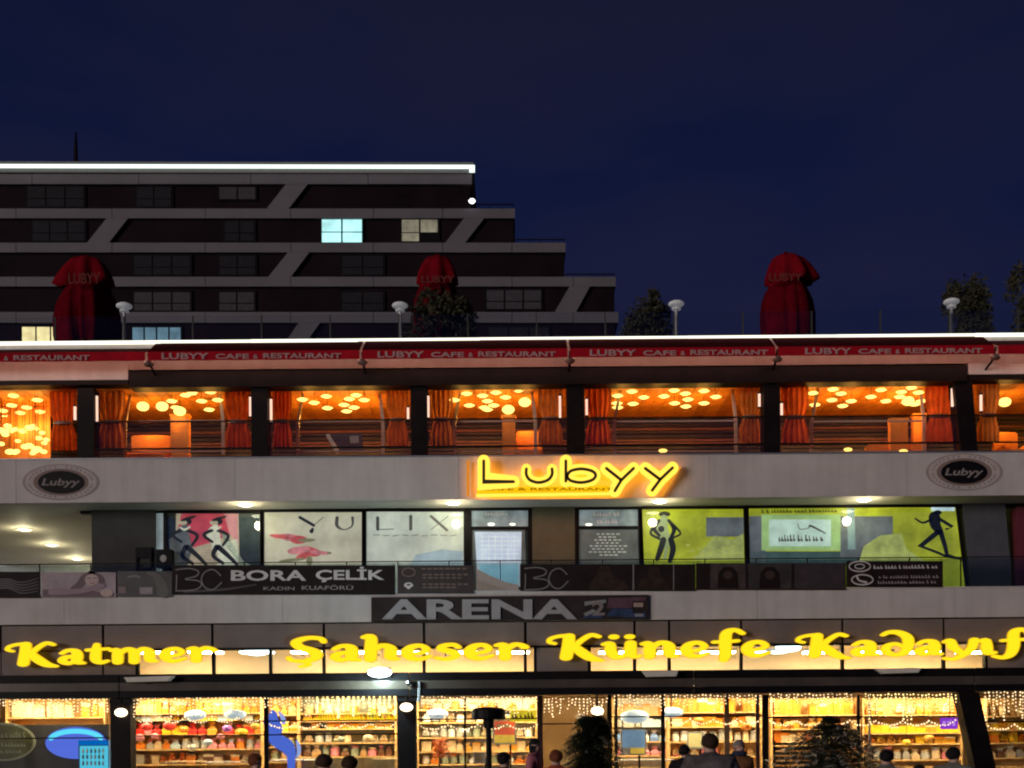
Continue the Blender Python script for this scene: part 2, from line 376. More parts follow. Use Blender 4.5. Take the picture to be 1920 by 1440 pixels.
# second floor slab, roof slab
z2 = P(960, 855, 0).z; z3 = P(960, 720, 0.3).z
part('cafe_floor', MB().box(P(XL, 800, 0).x, P(XR, 800, 0).x, 0.352, 12, z2-0.62, z2-0.4), M_wood2, mall)
part('cafe_ceiling', MB().box(P(XL, 720, 0).x, P(XR, 720, 0).x, 0.5, 12, z3+0.03, z3+0.2), M_wood, mall)
part('roof_slab', MB().box(P(XL, 640, 0).x, P(XR, 640, 0).x, 0.36, 12, z3+0.6, zr-0.3), M_concrete, mall)
part('roof_parapet', level(XL, XR, 634, 688, 0.1, 0.25), M_fascia, mall)
# stepped pale fascia ends left and right of the dark beam
part('fascia_end', MB().pbox(XL, 240, 685, 714, 0.06, 0.4), M_fascia, mall)
part('fascia_end', MB().pbox(1815, XR, 680, 700, 0.06, 0.4), M_fascia, mall)
part('dark_beam', level(242, 1814, 691, 721, -0.02, 0.5), M_dark, mall)
part('dark_beam', MB().pbox(XL, 240, 714.5, 723, 0.08, 0.4), M_dark, mall)
part('dark_beam', MB().pbox(1816, XR, 700.5, 711, 0.08, 0.4), M_dark, mall)
for a, b in ((145, 176), (471, 502), (770, 801), (1063, 1096), (1432, 1463)):
    part('column', level(a, b, 721, 853, 0.12, 0.5), M_dark, mall)
pr = MB().prism([P(1788, 705, 0.1), P(1822, 705, 0.1), P(1834, 849, 0.1), P(1802, 849, 0.1)], 0.5); part('column', pr, M_dark, mall)
part('column', level(-160, -125, 721, 853, 0.12, 0.5), M_dark, mall); part('column', level(2110, 2145, 721, 853, 0.12, 0.5), M_dark, mall)
plk = [mat('plank_a', (0.80, 0.30, 0.035), 0.45, var=0.25, scale=3), mat('plank_b', (0.62, 0.21, 0.022), 0.45, var=0.25, scale=3), mat('plank_c', (0.72, 0.26, 0.03), 0.45, var=0.25, scale=3)]
plm = [MB().box(-0.2, 0.2, 0.5, 4.25, z3+0.002, z3+0.028).mesh('ceiling_plank', m, (0, 4, 0)) for m in plk]
xk = P(-60, 720, 2).x; k = 0
while xk < P(1990, 720, 2).x:
    o = part('ceiling_plank', None, None, mall, me=plm[(k*7+k//3) % 3]); o.location = (xk, 0, -0.012*(k % 2)); xk += 0.415; k += 1
# cafe back wall of dark glass and slats at Y=4.3
YB = 4.3
xa, xb = P(XL, 800, YB).x, P(XR, 800, YB).x
part('cafe_back_wall', MB().box(xa, xb, YB, YB+0.3, z2-0.4, z3+0.03), M_slat, mall)
for e in (xa, xb-0.3): part('cafe_end_wall', MB().box(e, e+0.3, 0.5, YB, z2-0.4, z3+0.03), M_wood, mall)
M_slat2 = mat('slat_lit_tone', (0.24, 0.09, 0.055), 0.35, var=0.3, scale=2)  # paler base colour paints a few slats as if lit
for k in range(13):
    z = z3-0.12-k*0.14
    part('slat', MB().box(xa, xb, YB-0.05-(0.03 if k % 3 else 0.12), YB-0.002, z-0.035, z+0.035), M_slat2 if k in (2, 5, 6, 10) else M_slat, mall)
# shop wall on the first floor (Y=1.3)
YS = 1.3
part('shop_lintel', level(XL+480, XR, 951, 957, YS-0.02, 0.3), M_black, mall)
part('pillar', MB().pbox(172, 291, 950, 1115, YS-0.12, 0.5), M_char, mall)
part('pillar', MB().pbox(998, 1078, 950, 1115, YS-0.06, 0.5), M_olive, mall)
part('pillar', MB().prism([P(1806, 945, YS-0.08), P(1884, 940, YS-0.08), P(1900, 1115, YS-0.08), P(1824, 1115, YS-0.08)], 0.5), mat('slate_wall', (0.075, 0.078, 0.085), 0.5, var=0.15), mall)
part('pillar', MB().pbox(1908, 1960, 950, 1115, YS-0.1, 0.5), mat('wine_wall', (0.12, 0.02, 0.03), 0.5), mall)
part('shop_back_wall', MB().box(P(240, 1000, YS+3).x, P(XR, 1000, YS+3).x, YS+3, YS+3.2, z1-0.3, zs), mat('grey_plaster', (0.30, 0.31, 0.31), 0.8), mall)
part('recess_side_wall', MB().box(P(292, 1000, 2.0).x-0.4, P(292, 1000, 2.0).x, YS+0.4, 12.3, z1-0.3, zs), M_fascia, mall)
part('recess_back_wall', MB().box(-34, P(292, 1000, 2.0).x, 12.3, 12.6, z1-0.3, zs), mat('white_plaster', (0.72, 0.76, 0.8), 0.7), mall)
part('shop_partition', MB().box(P(1040, 1000, YS).x-0.1, P(1040, 1000, YS).x+0.1, YS+0.4, YS+3, z1-0.3, zs), M_fascia, mall)
# ground floor: taupe cladding over a lit clerestory
YC = 0.06
cs = [XL, -140, 1, 193, 398, 607, 795, 985, 1190, 1255, 1390, 1580, 1770, 1925, 2100, XR]
for a, b in zip(cs, cs[1:]):
    part('cladding_panel', level(a+2.5, b-2.5, 1167, 1213, YC, 0.12), M_clad, mall)
part('cladding_back', level(XL, XR, 1164.5, 1213, YC+0.125, 0.15), M_black, mall)
for a, b in ((XL, 1), (3, 191), (195, 257), (1006, 1104), (1852, 1924), (1927, XR)):
    part('cladding_panel', level(a, b, 1215, 1262, YC, 0.12), M_clad, mall)
    part('cladding_back', level(a-1, b+1, 1213.2, 1262, YC+0.125, 0.15), M_black, mall)
part('clerestory_transom', level(257, 1850, 1210.5, 1214.5, YC-0.05, 0.3), M_black, mall)
for a, b in ((257, 400), (400, 507), (507, 607), (607, 795), (795, 985), (985, 1006), (1105, 1190), (1190, 1255), (1255, 1390), (1390, 1580), (1580, 1770), (1770, 1850)):
    fr = part('clerestory_window', level(a-3, a+3, 1214.5, 1262, YC, 0.12), M_dark, mall)
    part('pane', level(a+3, b-3, 1214.5, 1262, YC+0.05, 0.02), M_glass, fr)
part('clerestory_jamb', level(1001, 1006, 1214.5, 1262, YC-0.01, 0.2), M_black, mall)
part('clerestory_jamb', level(1847, 1852, 1214.5, 1262, YC-0.01, 0.2), M_black, mall)
zm = P(960, 1262, YC).z-0.12
M_cream = mat('cream_plaster', (0.80, 0.63, 0.42), 0.7, var=0.12, scale=0.8)
xa, xb = P(XL, 1240, YC).x, P(XR, 1240, YC).x
part('mezzanine_wall', MB().box(xa, xb, 3.2, 3.4, zm, zb), M_cream, mall)
part('mezzanine_floor', MB().box(xa, xb, YC+0.3, 9, zm-0.15, zm), M_cream, mall)
# ground floor room
part('shop_room_wall', MB().box(xa, xb, 8.2, 8.5, 0, zm-0.15), mat('amber_plaster', (0.62, 0.40, 0.20), 0.7, var=0.2, scale=0.7), mall)
for e in (xa, xb-0.3): part('shop_room_side', MB().box(e, e+0.3, 0.6, 8.2, 0, zm-0.15), M_cream, mall)
part('shop_room_floor', MB().box(xa, xb, 0.2, 8.2, 0.01, 0.05), mat('tile_floor', (0.5, 0.44, 0.36), 0.25), mall)

# ------------------------------------------------------------------ storefront frames on the ground floor
YG = 0.35
fr = part('shop_front', level(XL, XR, 1296, 1303, YG, 0.1), M_dark, mall)
M_mull = mat('maroon_mullion', (0.05, 0.018, 0.018), 0.4)
for x0, x1, m in ((495, 503, M_dark), (1008, 1018, M_mull), (1139, 1147, M_dark), (1154, 1158, M_dark), (1240, 1247, M_dark), (1359, 1368, mat('brown_mullion', (0.16, 0.10, 0.05), 0.4)),
                  (1418, 1424, M_mull), (1430, 1441, M_dark), (1608, 1613, M_dark), (870, 874, M_dark), (1950, 1960, M_dark), (-20, -10, M_dark), (1630, 1633, M_alu)):
    part('mullion', MB().pbox(x0, x1, 1303, 1480, YG-0.02, 0.1), m, fr)
for x0, x1, y in ((247, 745, 1352), (247, 745, 1378), (780, 1008, 1348), (1018, 1139, 1357), (1147, 1430, 1343), (1147, 1240, 1365), (1441, 1800, 1344), (1845, XR, 1352), (1, 205, 1384)):
    part('transom', MB().pbox(x0, x1, y-1.2, y+1.2, YG+0.0, 0.06), M_dark, fr)
for x0, x1 in ((XL, -20), (-10, 495), (503, 1008), (1018, 1139), (1147, 1240), (1247, 1359), (1368, 1430), (1441, 1950), (1960, XR)):
    part('pane', MB().pbox(x0, x1, 1303, 1480, YG+0.07, 0.015), M_glass, fr)
# ------------------------------------------------------------------ roof terrace
led = MB()
def ledrun(x0, x1, y, h): level(x0, x1, y, y+h, -0.02, 0.1, led)
ledrun(XL, 300, 633, 5); ledrun(300, 470, 633, 4); ledrun(470, 670, 632.6, 4.8); ledrun(670, 900, 632.6, 2.8); ledrun(900, 1290, 632.4, 2.2); ledrun(1290, 1570, 632.2, 2.6); ledrun(1570, 1830, 632, 3); ledrun(1830, XR, 631.5, 5)
solo('light_strip', led, M_led, 'thin white glowing line along the cafe roof edge above the red awnings', 'light strip')
zroof = zr-0.3
# glass balustrade
bal = thing('glass_balustrade', (P(700, 600, 0.3).x, 0.3, zr), 'faint glass balustrade with slim posts along the roof terrace in front of the tower', 'railing')
xs = [232-129*3+129*i for i in range(17)]
for a, b in zip(xs, xs[1:]):
    part('glass_panel', level(a+2, b-2, 588, 633, 0.32, 0.02), glassmat('balustrade_glass', (0.95, 0.96, 0.96), 0.02), bal)
for x in xs: part('post', level(x-1.3, x+1.3, 587, 633, 0.3, 0.05), M_char, bal)
# mushroom lamps
M_cap = mat('lamp_cap', (0.55, 0.55, 0.54), 0.6, emit=(0.9, 0.92, 1.0), es=0.10, spec=0.1)
M_pole = mat('lamp_pole', (0.35, 0.35, 0.36), 0.4, 0.3)
def bollard(px, py, label):
    b = P(px, py, 0.55); r = thing('terrace_lamp', (b.x, 0.55, zr-0.02), label, 'lamp', 'mushroom lamps along the roof edge')
    h = b.z-zr
    part('pole', MB().lathe((b.x, 0.55, zr-0.02), [(0.055, 0), (0.045, h-0.22)], 8, 1.2), M_pole, r)
    part('cap', MB().lathe((b.x, 0.55, b.z), [(0.07, -0.10), (0.2, -0.09), (0.235, -0.05), (0.22, 0.0), (0.15, 0.045), (0.03, 0.065)], 16, 1.15), M_cap, r)
    part('ring', MB().lathe((b.x, 0.55, b.z), [(0.06, -0.23), (0.14, -0.225), (0.14, -0.19), (0.06, -0.18)], 12, 1.12), M_cap, r)
    part('diffuser', MB().lathe((b.x, 0.55, b.z), [(0.055, -0.19), (0.055, -0.125)], 8), mat('lamp_diffuser', (0.5, 0.5, 0.5), 0.3), r)
for px, py, l in ((233, 572, 'white capped terrace lamp beside the leftmost red parasol'), (750, 571, 'white capped terrace lamp left of the middle red parasol'),
                  (1268, 568, 'white capped terrace lamp left of the parasol seen against the sky'), (1784, 564, 'white capped terrace lamp beside the dark trees at the right')):
    bollard(px, py, l)
# folded parasols: a ribbed cloth shape tied at the waist
M_red = mat('red_canvas', (0.09, 0.0018, 0.006), 0.9, var=0.35, scale=2.5, spec=0.02)
M_redt = mat('red_valance', (0.15, 0.003, 0.008), 0.9, var=0.3, scale=2.5, spec=0.02)
M_white = mat('white_print', (0.62, 0.58, 0.56), 0.6)
def parasol(px, ptop, pw, Y, seed, label, txt, tilt=0, flap=0):
    rnd = random.Random(seed); c = P(px, ptop, Y); k = 1/S(Y); ht = 2.62; base = zroof
    r = thing('folded_parasol', (c.x, Y, base), label, 'parasol', 'closed red parasols on the roof terrace')
    part('pole', MB().lathe((c.x, Y, base), [(0.05, 0), (0.045, c.z-base-0.1)], 8), M_pole, r)
    part('foot', MB().box(c.x-0.45, c.x+0.45, Y-0.4, Y+0.4, base, base+0.12), M_concrete, r)
    W = pw*k/2
    def cloth(prof, nl, amp, ph):
        N = 40; vs, fs = [], []
        for j, (rr, z) in enumerate(prof):
            for q in range(N):
                a = 2*PI*q/N; u = j/(len(prof)-1)
                ri = rr*(1+amp*u*math.cos(nl*a+ph)+0.5*amp*u*math.sin((nl//2)*a+ph*2)+0.5*amp*u*math.sin(2*a+ph*3)+(0.45*u*math.exp(-((math.cos(a)-flap)/0.22)**2)*max(0, -math.sin(a)+0.6) if nl == 8 and flap else 0))
                vs.append((c.x+ri*math.cos(a)+tilt*u, Y+ri*math.sin(a)*0.9, c.z+z+0.10*amp*u*math.sin(nl*a)))
        for j in range(len(prof)-1):
            for q in range(N): fs.append((j*N+q, j*N+(q+1)%N, (j+1)*N+(q+1)%N, (j+1)*N+q))
        return MB().add(vs, fs)
    sk = cloth([(0.5*W, -1.0), (0.74*W, -1.22), (0.84*W, -1.6), (0.86*W, -2.1), (0.8*W, -2.7), (0.7*W, -3.1)], 13, 0.34, rnd.random()*6)
    part('canopy', sk, M_red, r, smooth=True)
    hd = cloth([(0.06*W, 0), (0.36*W, -0.06), (0.56*W, -0.2), (0.7*W, -0.45), (0.80*W, -0.74), (0.83*W, -0.95), (0.6*W, -1.06)], 8, 0.2, rnd.random()*6)
    part('top_canopy', hd, M_redt, r, smooth=True)
    part('finial', MB().ball((c.x, Y, c.z+0.04), 0.08, 8, 5), M_red, r)
    part('tie', MB().lathe((c.x, Y, c.z-1.16), [(0.6*W, 0), (0.62*W, 0.08), (0.6*W, 0.14)], 16, 1, 0.9), M_redt, r)
    if txt:
        x0, x1, y0, y1 = txt
        part('lettering', text_mb('LUBYY', x0, x1, y0, y1, Y-W*0.98, 0.01, 0.02), mat('faded_print', (0.13, 0.035, 0.03), 0.9, spec=0.02), r)
parasol(163, 484, 112, 2.2, 1, 'closed red parasol at the left, in front of the tower', (128, 188, 512, 532), 0, -1)
parasol(820, 482, 96, 2.2, 2, 'closed red parasol in the middle, in front of the tower', (790, 852, 517, 530))
parasol(1473, 478, 100, 2.2, 3, 'closed red parasol standing against the night sky', (1442, 1504, 512, 527), 0.1, 1)

# ------------------------------------------------------------------ foliage
M_leafd = mat('dark_leaf', (0.034, 0.032, 0.014), 0.9, var=0.5, scale=4)
M_leafd2 = mat('deep_leaf', (0.022, 0.040, 0.018), 0.55, var=0.5, scale=4)
M_bark = mat('bark', (0.06, 0.045, 0.03), 0.9, var=0.3, scale=8)
M_pot = mat('planter', (0.08, 0.07, 0.065), 0.7, var=0.2)
def rdir(rnd):
    a = rnd.random()*2*PI; z = rnd.uniform(-1, 1); s = math.sqrt(1-z*z); return Vector((s*math.cos(a), s*math.sin(a), z))
def crown(c, rx, ry, rz, n, size, rnd, shape=None):
    mb = MB(); clumps = [(Vector((rnd.gauss(0, .45), rnd.gauss(0, .45), rnd.gauss(0, .45))), rnd.uniform(.25, .5)) for _ in range(26)]
    for i in range(n):
        q, cr = rnd.choice(clumps); d = q+rdir(rnd)*cr*rnd.random()**0.4
        if d.length > 1.15: d *= 1.15/d.length
        p = Vector((c[0]+d.x*rx, c[1]+d.y*ry, c[2]+d.z*rz)); u = rdir(rnd); v = u.cross(rdir(rnd)).normalized()
        mb.card(p, (u, v), size*rnd.uniform(.5, .9), size*rnd.uniform(.8, 1.5))
    return mb
def bush(name, px0, px1, ptop, Y, base, n, size, seed, label, cat, group=None, m=None):
    rnd = random.Random(seed); t = P((px0+px1)/2, ptop, Y); k = 1/S(Y); rx = (px1-px0)/2*k; hz = t.z-base
    r = thing(name, (t.x, Y, base), label, cat, group)
    part('planter', MB().box(t.x-0.45, t.x+0.45, Y-0.4, Y+0.4, base, base+0.5), M_pot, r)
    cz = base+0.5+(hz-0.5)*0.55
    part('trunk', MB().tube([(t.x, Y, base+0.3), (t.x+0.05, Y, base+hz*0.45), (t.x-0.06, Y+0.05, base+hz*0.8)], [0.09, 0.06, 0.03]), M_bark, r)
    part('crown', crown((t.x, Y, cz), rx, rx*0.8, (hz-0.5)*0.5, n, size, rnd), m or M_leafd, r)
bush('terrace_bush', 762, 882, 562, 1.5, zroof, 4200, 0.17, 11, 'dark bush below the middle red parasol on the roof', 'bush')
bush('terrace_bush', 1158, 1256, 560, 3.0, zroof, 4200, 0.17, 12, 'dark bush at the right foot of the tower on the roof terrace', 'bush')
bush('terrace_tree', 1774, 1852, 522, 2.6, zroof, 3600, 0.17, 13, 'dark small tree right of the last terrace lamp', 'tree')
bush('terrace_tree', 1895, 1980, 500, 2.6, zroof, 3600, 0.17, 14, 'dark tree cut by the right edge of the photo', 'tree')

# ------------------------------------------------------------------ red awnings with lettering
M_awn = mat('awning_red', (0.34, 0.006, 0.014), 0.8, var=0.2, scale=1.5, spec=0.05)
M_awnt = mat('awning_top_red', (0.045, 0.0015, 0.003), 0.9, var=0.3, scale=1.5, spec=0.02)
M_let = mat('awning_lettering', (0.44, 0.26, 0.25), 0.7, spec=0.1)
M_brk = mat('brown_bracket', (0.13, 0.06, 0.045), 0.5)
wy = -0.75
M_awnfill = emat('added_awning_fill', (1.0, 0.50, 0.36), 11.0)
def awning(x0, x1, label, tx, ytop=637.5):
    a, b = P(x0, 655, wy).x, P(x1, 655, wy).x; cx = (x0+x1)/2
    zt, zb_, zv = P(960, ytop, 0.09).z, P(960, 654, wy).z, P(960, 671, wy).z
    r = thing('awning', ((a+b)/2, 0.09, zt), label, 'awning', 'red awnings along the cafe roof')
    cp = MB().add([(a, 0.09, zt), (b, 0.09, zt), (b, wy, zb_), (a, wy, zb_), (a, 0.09, zt-0.03), (b, 0.09, zt-0.03), (b, wy, zb_-0.03), (a, wy, zb_-0.03)],
                  [(0, 1, 2, 3), (7, 6, 5, 4), (0, 4, 5, 1), (1, 5, 6, 2), (2, 6, 7, 3), (3, 7, 4, 0)])
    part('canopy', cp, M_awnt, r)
    v = MB(); N = 24
    for i in range(N):     # the valance hangs in shallow waves
        u0, u1 = i/N, (i+1)/N; f = lambda u: wy-0.012-0.03*math.sin(u*40)*0.5
        xa_, xb_ = a+(b-a)*u0, a+(b-a)*u1
        v.add([(xa_, wy-0.004, zb_), (xb_, wy-0.004, zb_), (xb_, f(u1), zv), (xa_, f(u0), zv), (xa_, wy+0.02, zb_), (xb_, wy+0.02, zb_), (xb_, f(u1)+0.02, zv), (xa_, f(u0)+0.02, zv)],
              [(0, 1, 2, 3), (7, 6, 5, 4), (3, 2, 6, 7), (0, 4, 5, 1)])
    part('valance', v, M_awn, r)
    part('light_strip', MB().box(a+0.05, b-0.05, wy+0.05, wy+0.10, zv+0.06, zv+0.11), M_awnfill, r)  # added strip, out of sight behind the valance, to brighten the wall
    if tx:
        t0, t1 = tx; yb = 668.3-(0.5*(t0+t1)-960)*math.tan(ROLL)
        y_ = lambda x, y: y-(x-960)*math.tan(ROLL)
        w_ = t1-t0
        letters('LUBYY', t0, t0+w_*0.26, y_(t0+w_*.13, 657), y_(t0+w_*.13, 668.5), wy-0.045, 0.015, 0.02, M_let, r)
        letters('CAFE', t0+w_*0.30, t0+w_*0.485, y_(t0+w_*.4, 659), y_(t0+w_*.4, 668.5), wy-0.045, 0.015, 0.02, M_let, r)
        letters('&', t0+w_*0.51, t0+w_*0.535, y_(t0+w_*.52, 660.5), y_(t0+w_*.52, 668.5), wy-0.045, 0.015, 0.01, M_let, r)
        letters('RESTAURANT', t0+w_*0.565, t1, y_(t0+w_*.8, 659), y_(t0+w_*.8, 668.5), wy-0.045, 0.015, 0.02, M_let, r)
    c = P(x1+1.5, 0, wy).x
    part('arm', MB().tube([(c-0.03, 0.09, zv-0.22), (c-0.03, wy*0.55, zv-0.1), (c-0.03, wy+0.05, zb_-0.06)], 0.04), M_dark, r)
    part('bracket', MB().lathe((c-0.03, wy+0.1, lv(0, 0)*0+zv-0.14), [(0.02, -0.02), (0.1, 0.0), (0.14, 0.07), (0.12, 0.14)], 10, 1.25), M_brk, r, smooth=True)
awning(-140, 272, 'red awning section cut by the left edge of the photo', (-160, 168), 648)
awning(277, 674, 'second red awning section from the left, beside the step in the fascia', (303, 640))
awning(679, 1064, 'third red awning section from the left, above the yellow sign', (708, 1042))
awning(1069, 1454, 'fourth red awning section from the left, right of the middle', (1106, 1440))
awning(1459, 1864, 'fifth red awning section, under the roof lamp by the dark trees', (1510, 1842))
awning(1872, 2240, 'red awning section cut by the right edge of the photo', None, 646)

# ------------------------------------------------------------------ cafe on the second floor
def sheer(name, col):
    m = mat(name, col, 0.8, var=0.35, scale=2, spec=0.1); n = m.node_tree; b = n.nodes['Principled BSDF']; o = [x for x in n.nodes if x.type == 'OUTPUT_MATERIAL'][0]
    t = n.nodes.new('ShaderNodeBsdfTranslucent'); mx = n.nodes.new('ShaderNodeMixShader'); mx.inputs[0].default_value = 0.6
    r = [x for x in n.nodes if x.type == 'VALTORGB'][0]; n.links.new(r.outputs[0], t.inputs[0]); n.links.new(b.outputs[0], mx.inputs[1]); n.links.new(t.outputs[0], mx.inputs[2]); n.links.new(mx.outputs[0], o.inputs[0]); return m
M_cur = [sheer('curtain_red', (0.66, 0.15, 0.03)), sheer('curtain_orange', (0.72, 0.27, 0.05)), sheer('curtain_brown', (0.55, 0.23, 0.06))]
def curtain(x0, x1, ytop, ybot, m, label, lean=0):
    Y = 0.72; a, b = P(x0, 780, Y).x, P(x1, 780, Y).x; zt = P(960, ytop, Y).z; zb_ = P(960, ybot, Y).z
    r = thing('curtain', ((a+b)/2, Y, zb_), label, 'curtain', 'tied curtains between the cafe columns')
    N, J = 36, 9; vs, fs = [], []
    cx = (a+b)/2; hw = (b-a)/2
    for j in range(J+1):
        u = j/J; z = zt+(zb_-zt)*u
        wst = 1-0.33*math.exp(-((u-0.56)/0.13)**2)
        for i in range(N+1):
            s = i/N*2-1; vs.append((cx+s*hw*wst+lean*(1-u), Y+0.075*math.sin(i*2*PI*5/N+u*0.6)*wst+0.02*math.sin(i*1.7), z))
    for j in range(J):
        for i in range(N): fs.append((j*(N+1)+i, j*(N+1)+i+1, (j+1)*(N+1)+i+1, (j+1)*(N+1)+i))
    part('cloth', MB().add(vs, fs), m, r, smooth=True)
    zt2 = zt+(zb_-zt)*0.56
    part('tie', MB().lathe((cx, Y, zt2), [(hw*0.68, -0.05), (hw*0.72, 0), (hw*0.68, 0.05)], 14, 1, 0.12/max(hw*0.7, .1)), M_wood2, r)
    part('rail', MB().tube([(a-0.05, Y, zt+0.03), (b+0.05, Y, zt+0.03)], 0.025), M_dark, r)
CUR = [(93, 143, 0, 'brown curtain right of the densely lit bay at the left edge'), (182, 235, 2, 'brown curtain right of the leftmost cafe column'), (421, 470, 0, 'red striped curtain left of the second cafe column'),
       (511, 547, 0, 'bright red curtain right of the second cafe column'), (724, 765, 1, 'orange curtain left of the third cafe column'), (806, 850, 2, 'brown curtain right of the third cafe column'),
       (1009, 1055, 2, 'brown curtain left of the fourth cafe column'), (1098, 1146, 0, 'bright red curtain right of the fourth cafe column'), (1385, 1430, 1, 'orange curtain left of the fifth cafe column'),
       (1465, 1516, 0, 'red curtain right of the fifth cafe column'), (1735, 1788, 0, 'red curtain left of the leaning cafe column'), (1832, 1874, 2, 'brown curtain right of the leaning cafe column')]
for x0, x1, m, l in CUR: curtain(x0, x1, 722, 836 if m else 838, M_cur[m], l)
# slim glowing tubes on the flanks of the columns
M_tube = emat('tube_glow', (1.0, 0.62, 0.45), 1.3)
for k, (px, y0, y1) in enumerate(((140, 762, 787), (181, 742, 792), (469, 744, 780), (508, 748, 790), (765, 764, 786), (803, 742, 782), (1050, 742, 784), (1100, 748, 778), (1424, 738, 762), (1466, 756, 778), (1786, 728, 762), (1840, 740, 770))):
    Y = 0.3; p = P(px, y1, Y); r = thing('column_light', tuple(p), '%s glowing tube from the left on the flanks of the cafe columns' % ORD[k], 'lamp', 'glowing tubes on the cafe columns')
    part('tube', MB().pbox(px-2, px+2, y0, y1, Y, 0.05), M_tube, r)
    for yy in (y0-2, y1+2): part('clip', MB().pbox(px-2.5, px+2.5, yy-1.5, yy+1.5, Y, 0.06), M_dark, r)
scr = thing('wood_screen', tuple(P(30, 852, 2.2)), 'orange lit wooden screen behind the globe cluster at the left edge', 'screen')
part('panel', MB().box(P(-60, 800, 2.2).x, P(94, 800, 2.2).x, 2.2, 2.26, z2-0.3, z3-0.02), M_wood, scr); part('foot', MB().box(P(-60, 800, 2.2).x, P(94, 800, 2.2).x, 2.15, 2.31, z2-0.4, z2-0.302), M_wood2, scr)
# thin handrail and glass front of the cafe
gr = thing('cafe_railing', (0, 0.2, z2), 'dark two bar railing with glass across the cafe openings', 'railing')
part('top_bar', level(176, XR, 784, 786, 0.16, 0.04), M_black, gr); part('lower_bar', level(176, XR, 834.5, 837.5, 0.16, 0.04), M_black, gr)
for a, b in ((176, 471), (502, 770), (801, 1063), (1096, 1432), (1463, 1795)):
    part('glass_panel', level(a+1, b-1, 787, 853, 0.2, 0.012), glassmat('rail_glass', (0.9, 0.88, 0.86), 0.04), gr)
# inner sliding frames, pale
M_fr = mat('pale_frame', (0.50, 0.36, 0.28), 0.4)
for a, b, l in ((232, 420, 'first'), (556, 720, 'second'), (850, 1006, 'third'), (1150, 1382, 'fourth'), (1520, 1735, 'fifth')):
    r = thing('inner_frame', (P((a+b)/2, 800, 1.1).x, 1.1, z2-0.4), 'pale inner window frame behind the curtains of the %s full cafe bay from the left' % l, 'window frame', 'pale inner frames of the cafe bays')
    part('stile', MB().prism([P(a-1, 790, 1.1), P(a+5, 790, 1.1), P(a+17, 722, 1.1), P(a+13, 722, 1.1)], 0.05), M_fr, r)
    part('stile', MB().prism([P(b-5, 790, 1.1), P(b+1, 790, 1.1), P(b-8, 722, 1.1), P(b-12, 722, 1.1)], 0.05), M_fr, r)
    part('stile', MB().pbox(a-1, a+5, 791, 852, 1.1, 0.05), M_fr, r); part('stile', MB().pbox(b-5, b+1, 791, 852, 1.1, 0.05), M_fr, r)
    part('head', MB().pbox(a+14, b-9, 719.5, 723.5, 1.1, 0.05), M_fr, r)
    part('rail', MB().pbox(a+5.5, b-5.5, 788, 791, 1.1, 0.05), M_fr, r); part('rail', MB().pbox(a+5.5, b-5.5, 845, 847.5, 1.1, 0.05), M_fr, r)
# pendant lamps: flat glowing discs under the ceiling
def pendant_proto():
    r = thing('pendant_lamp', (0, 0.6, z3-0.4), 'flat glowing disc lamp under the orange cafe ceiling', 'lamp', 'flat disc lamps under the cafe ceiling')
    sh = MB().lathe((0, 0, 0), [(0.03, -0.075), (0.11, -0.06), (0.19, -0.015), (0.185, 0.02), (0.08, 0.06), (0.03, 0.07)], 24, 1.0, 0.85)
    sh.v = [(x*0.84, y*0.84, z*0.8) for x, y, z in sh.v]
    sh.v = [(x*(1+0.20*math.cos(6*math.atan2(y, x))), y*(1+0.20*math.cos(6*math.atan2(y, x)))+0.6, z+z3-0.4) for x, y, z in sh.v]
    part('shade', sh, M_pend, r)
    part('cord', MB().tube([(0, 0.6, z3-0.33), (0, 0.6, z3+0.03)], 0.008, 4), M_dark, r)
    return r
pend = None
BAYS = [(0, 'in the bay at the left edge'), (180, 'in the first full cafe bay'), (502, 'in the second full cafe bay'), (801, 'in the middle cafe bay'), (1096, 'in the fourth full cafe bay'), (1463, 'in the fifth full cafe bay')]
PEN = [(395, 735), (348, 741), (378, 752), (408, 750), (392, 768), (322, 752), (330, 764), (360, 737),
       (567, 749), (589, 755), (612, 743), (614, 765), (645, 759), (655, 748), (668, 741), (683, 750), (664, 764), (650, 771),
       (852, 750), (875, 738), (880, 760), (905, 742), (914, 752), (930, 736), (948, 745), (926, 760), (908, 764), (914, 768), (972, 732),
       (1158, 742), (1185, 734), (1207, 745), (1187, 757), (1245, 743), (1264, 732), (1285, 738), (1265, 756), (1290, 749), (1286, 762), (1320, 733), (1342, 744), (1320, 756), (1157, 756), (1158, 764),
       (1524, 737), (1562, 730), (1577, 738), (1528, 759), (1560, 750), (1580, 761), (1596, 752), (1633, 744), (1652, 731), (1661, 752), (1690, 735), (1709, 727), (1687, 744), (1700, 755), (1722, 736), (1727, 752), (1715, 758),
       (70, 750), (22, 760), (50, 764), (75, 772), (38, 774), (12, 782), (66, 784), (45, 792), (25, 742), (5, 770)]
PEN.sort(); bayn = {}
for px, py in PEN:
    bay = [b for x, b in BAYS if x <= px][-1]; bayn[bay] = bayn.get(bay, -1)+1; plab = 'glowing disc lamp, %s from the left %s' % (ORD[bayn[bay]], bay)
    zl = z3-0.35; Y = (zl-EYE)*F/((1385-py)-(px-960)*SA)-CD
    if Y < 0.75: Y = 0.75+random.random()*0.3
    p = P(px, py, Y)
    if pend is None: pend = pendant_proto(); pend.location = (p.x, Y, p.z); 
    else: tag(copy_tree(pend, (p.x, Y, p.z)), plab)
    if pend['label'].startswith('flat'): pend['label'] = plab
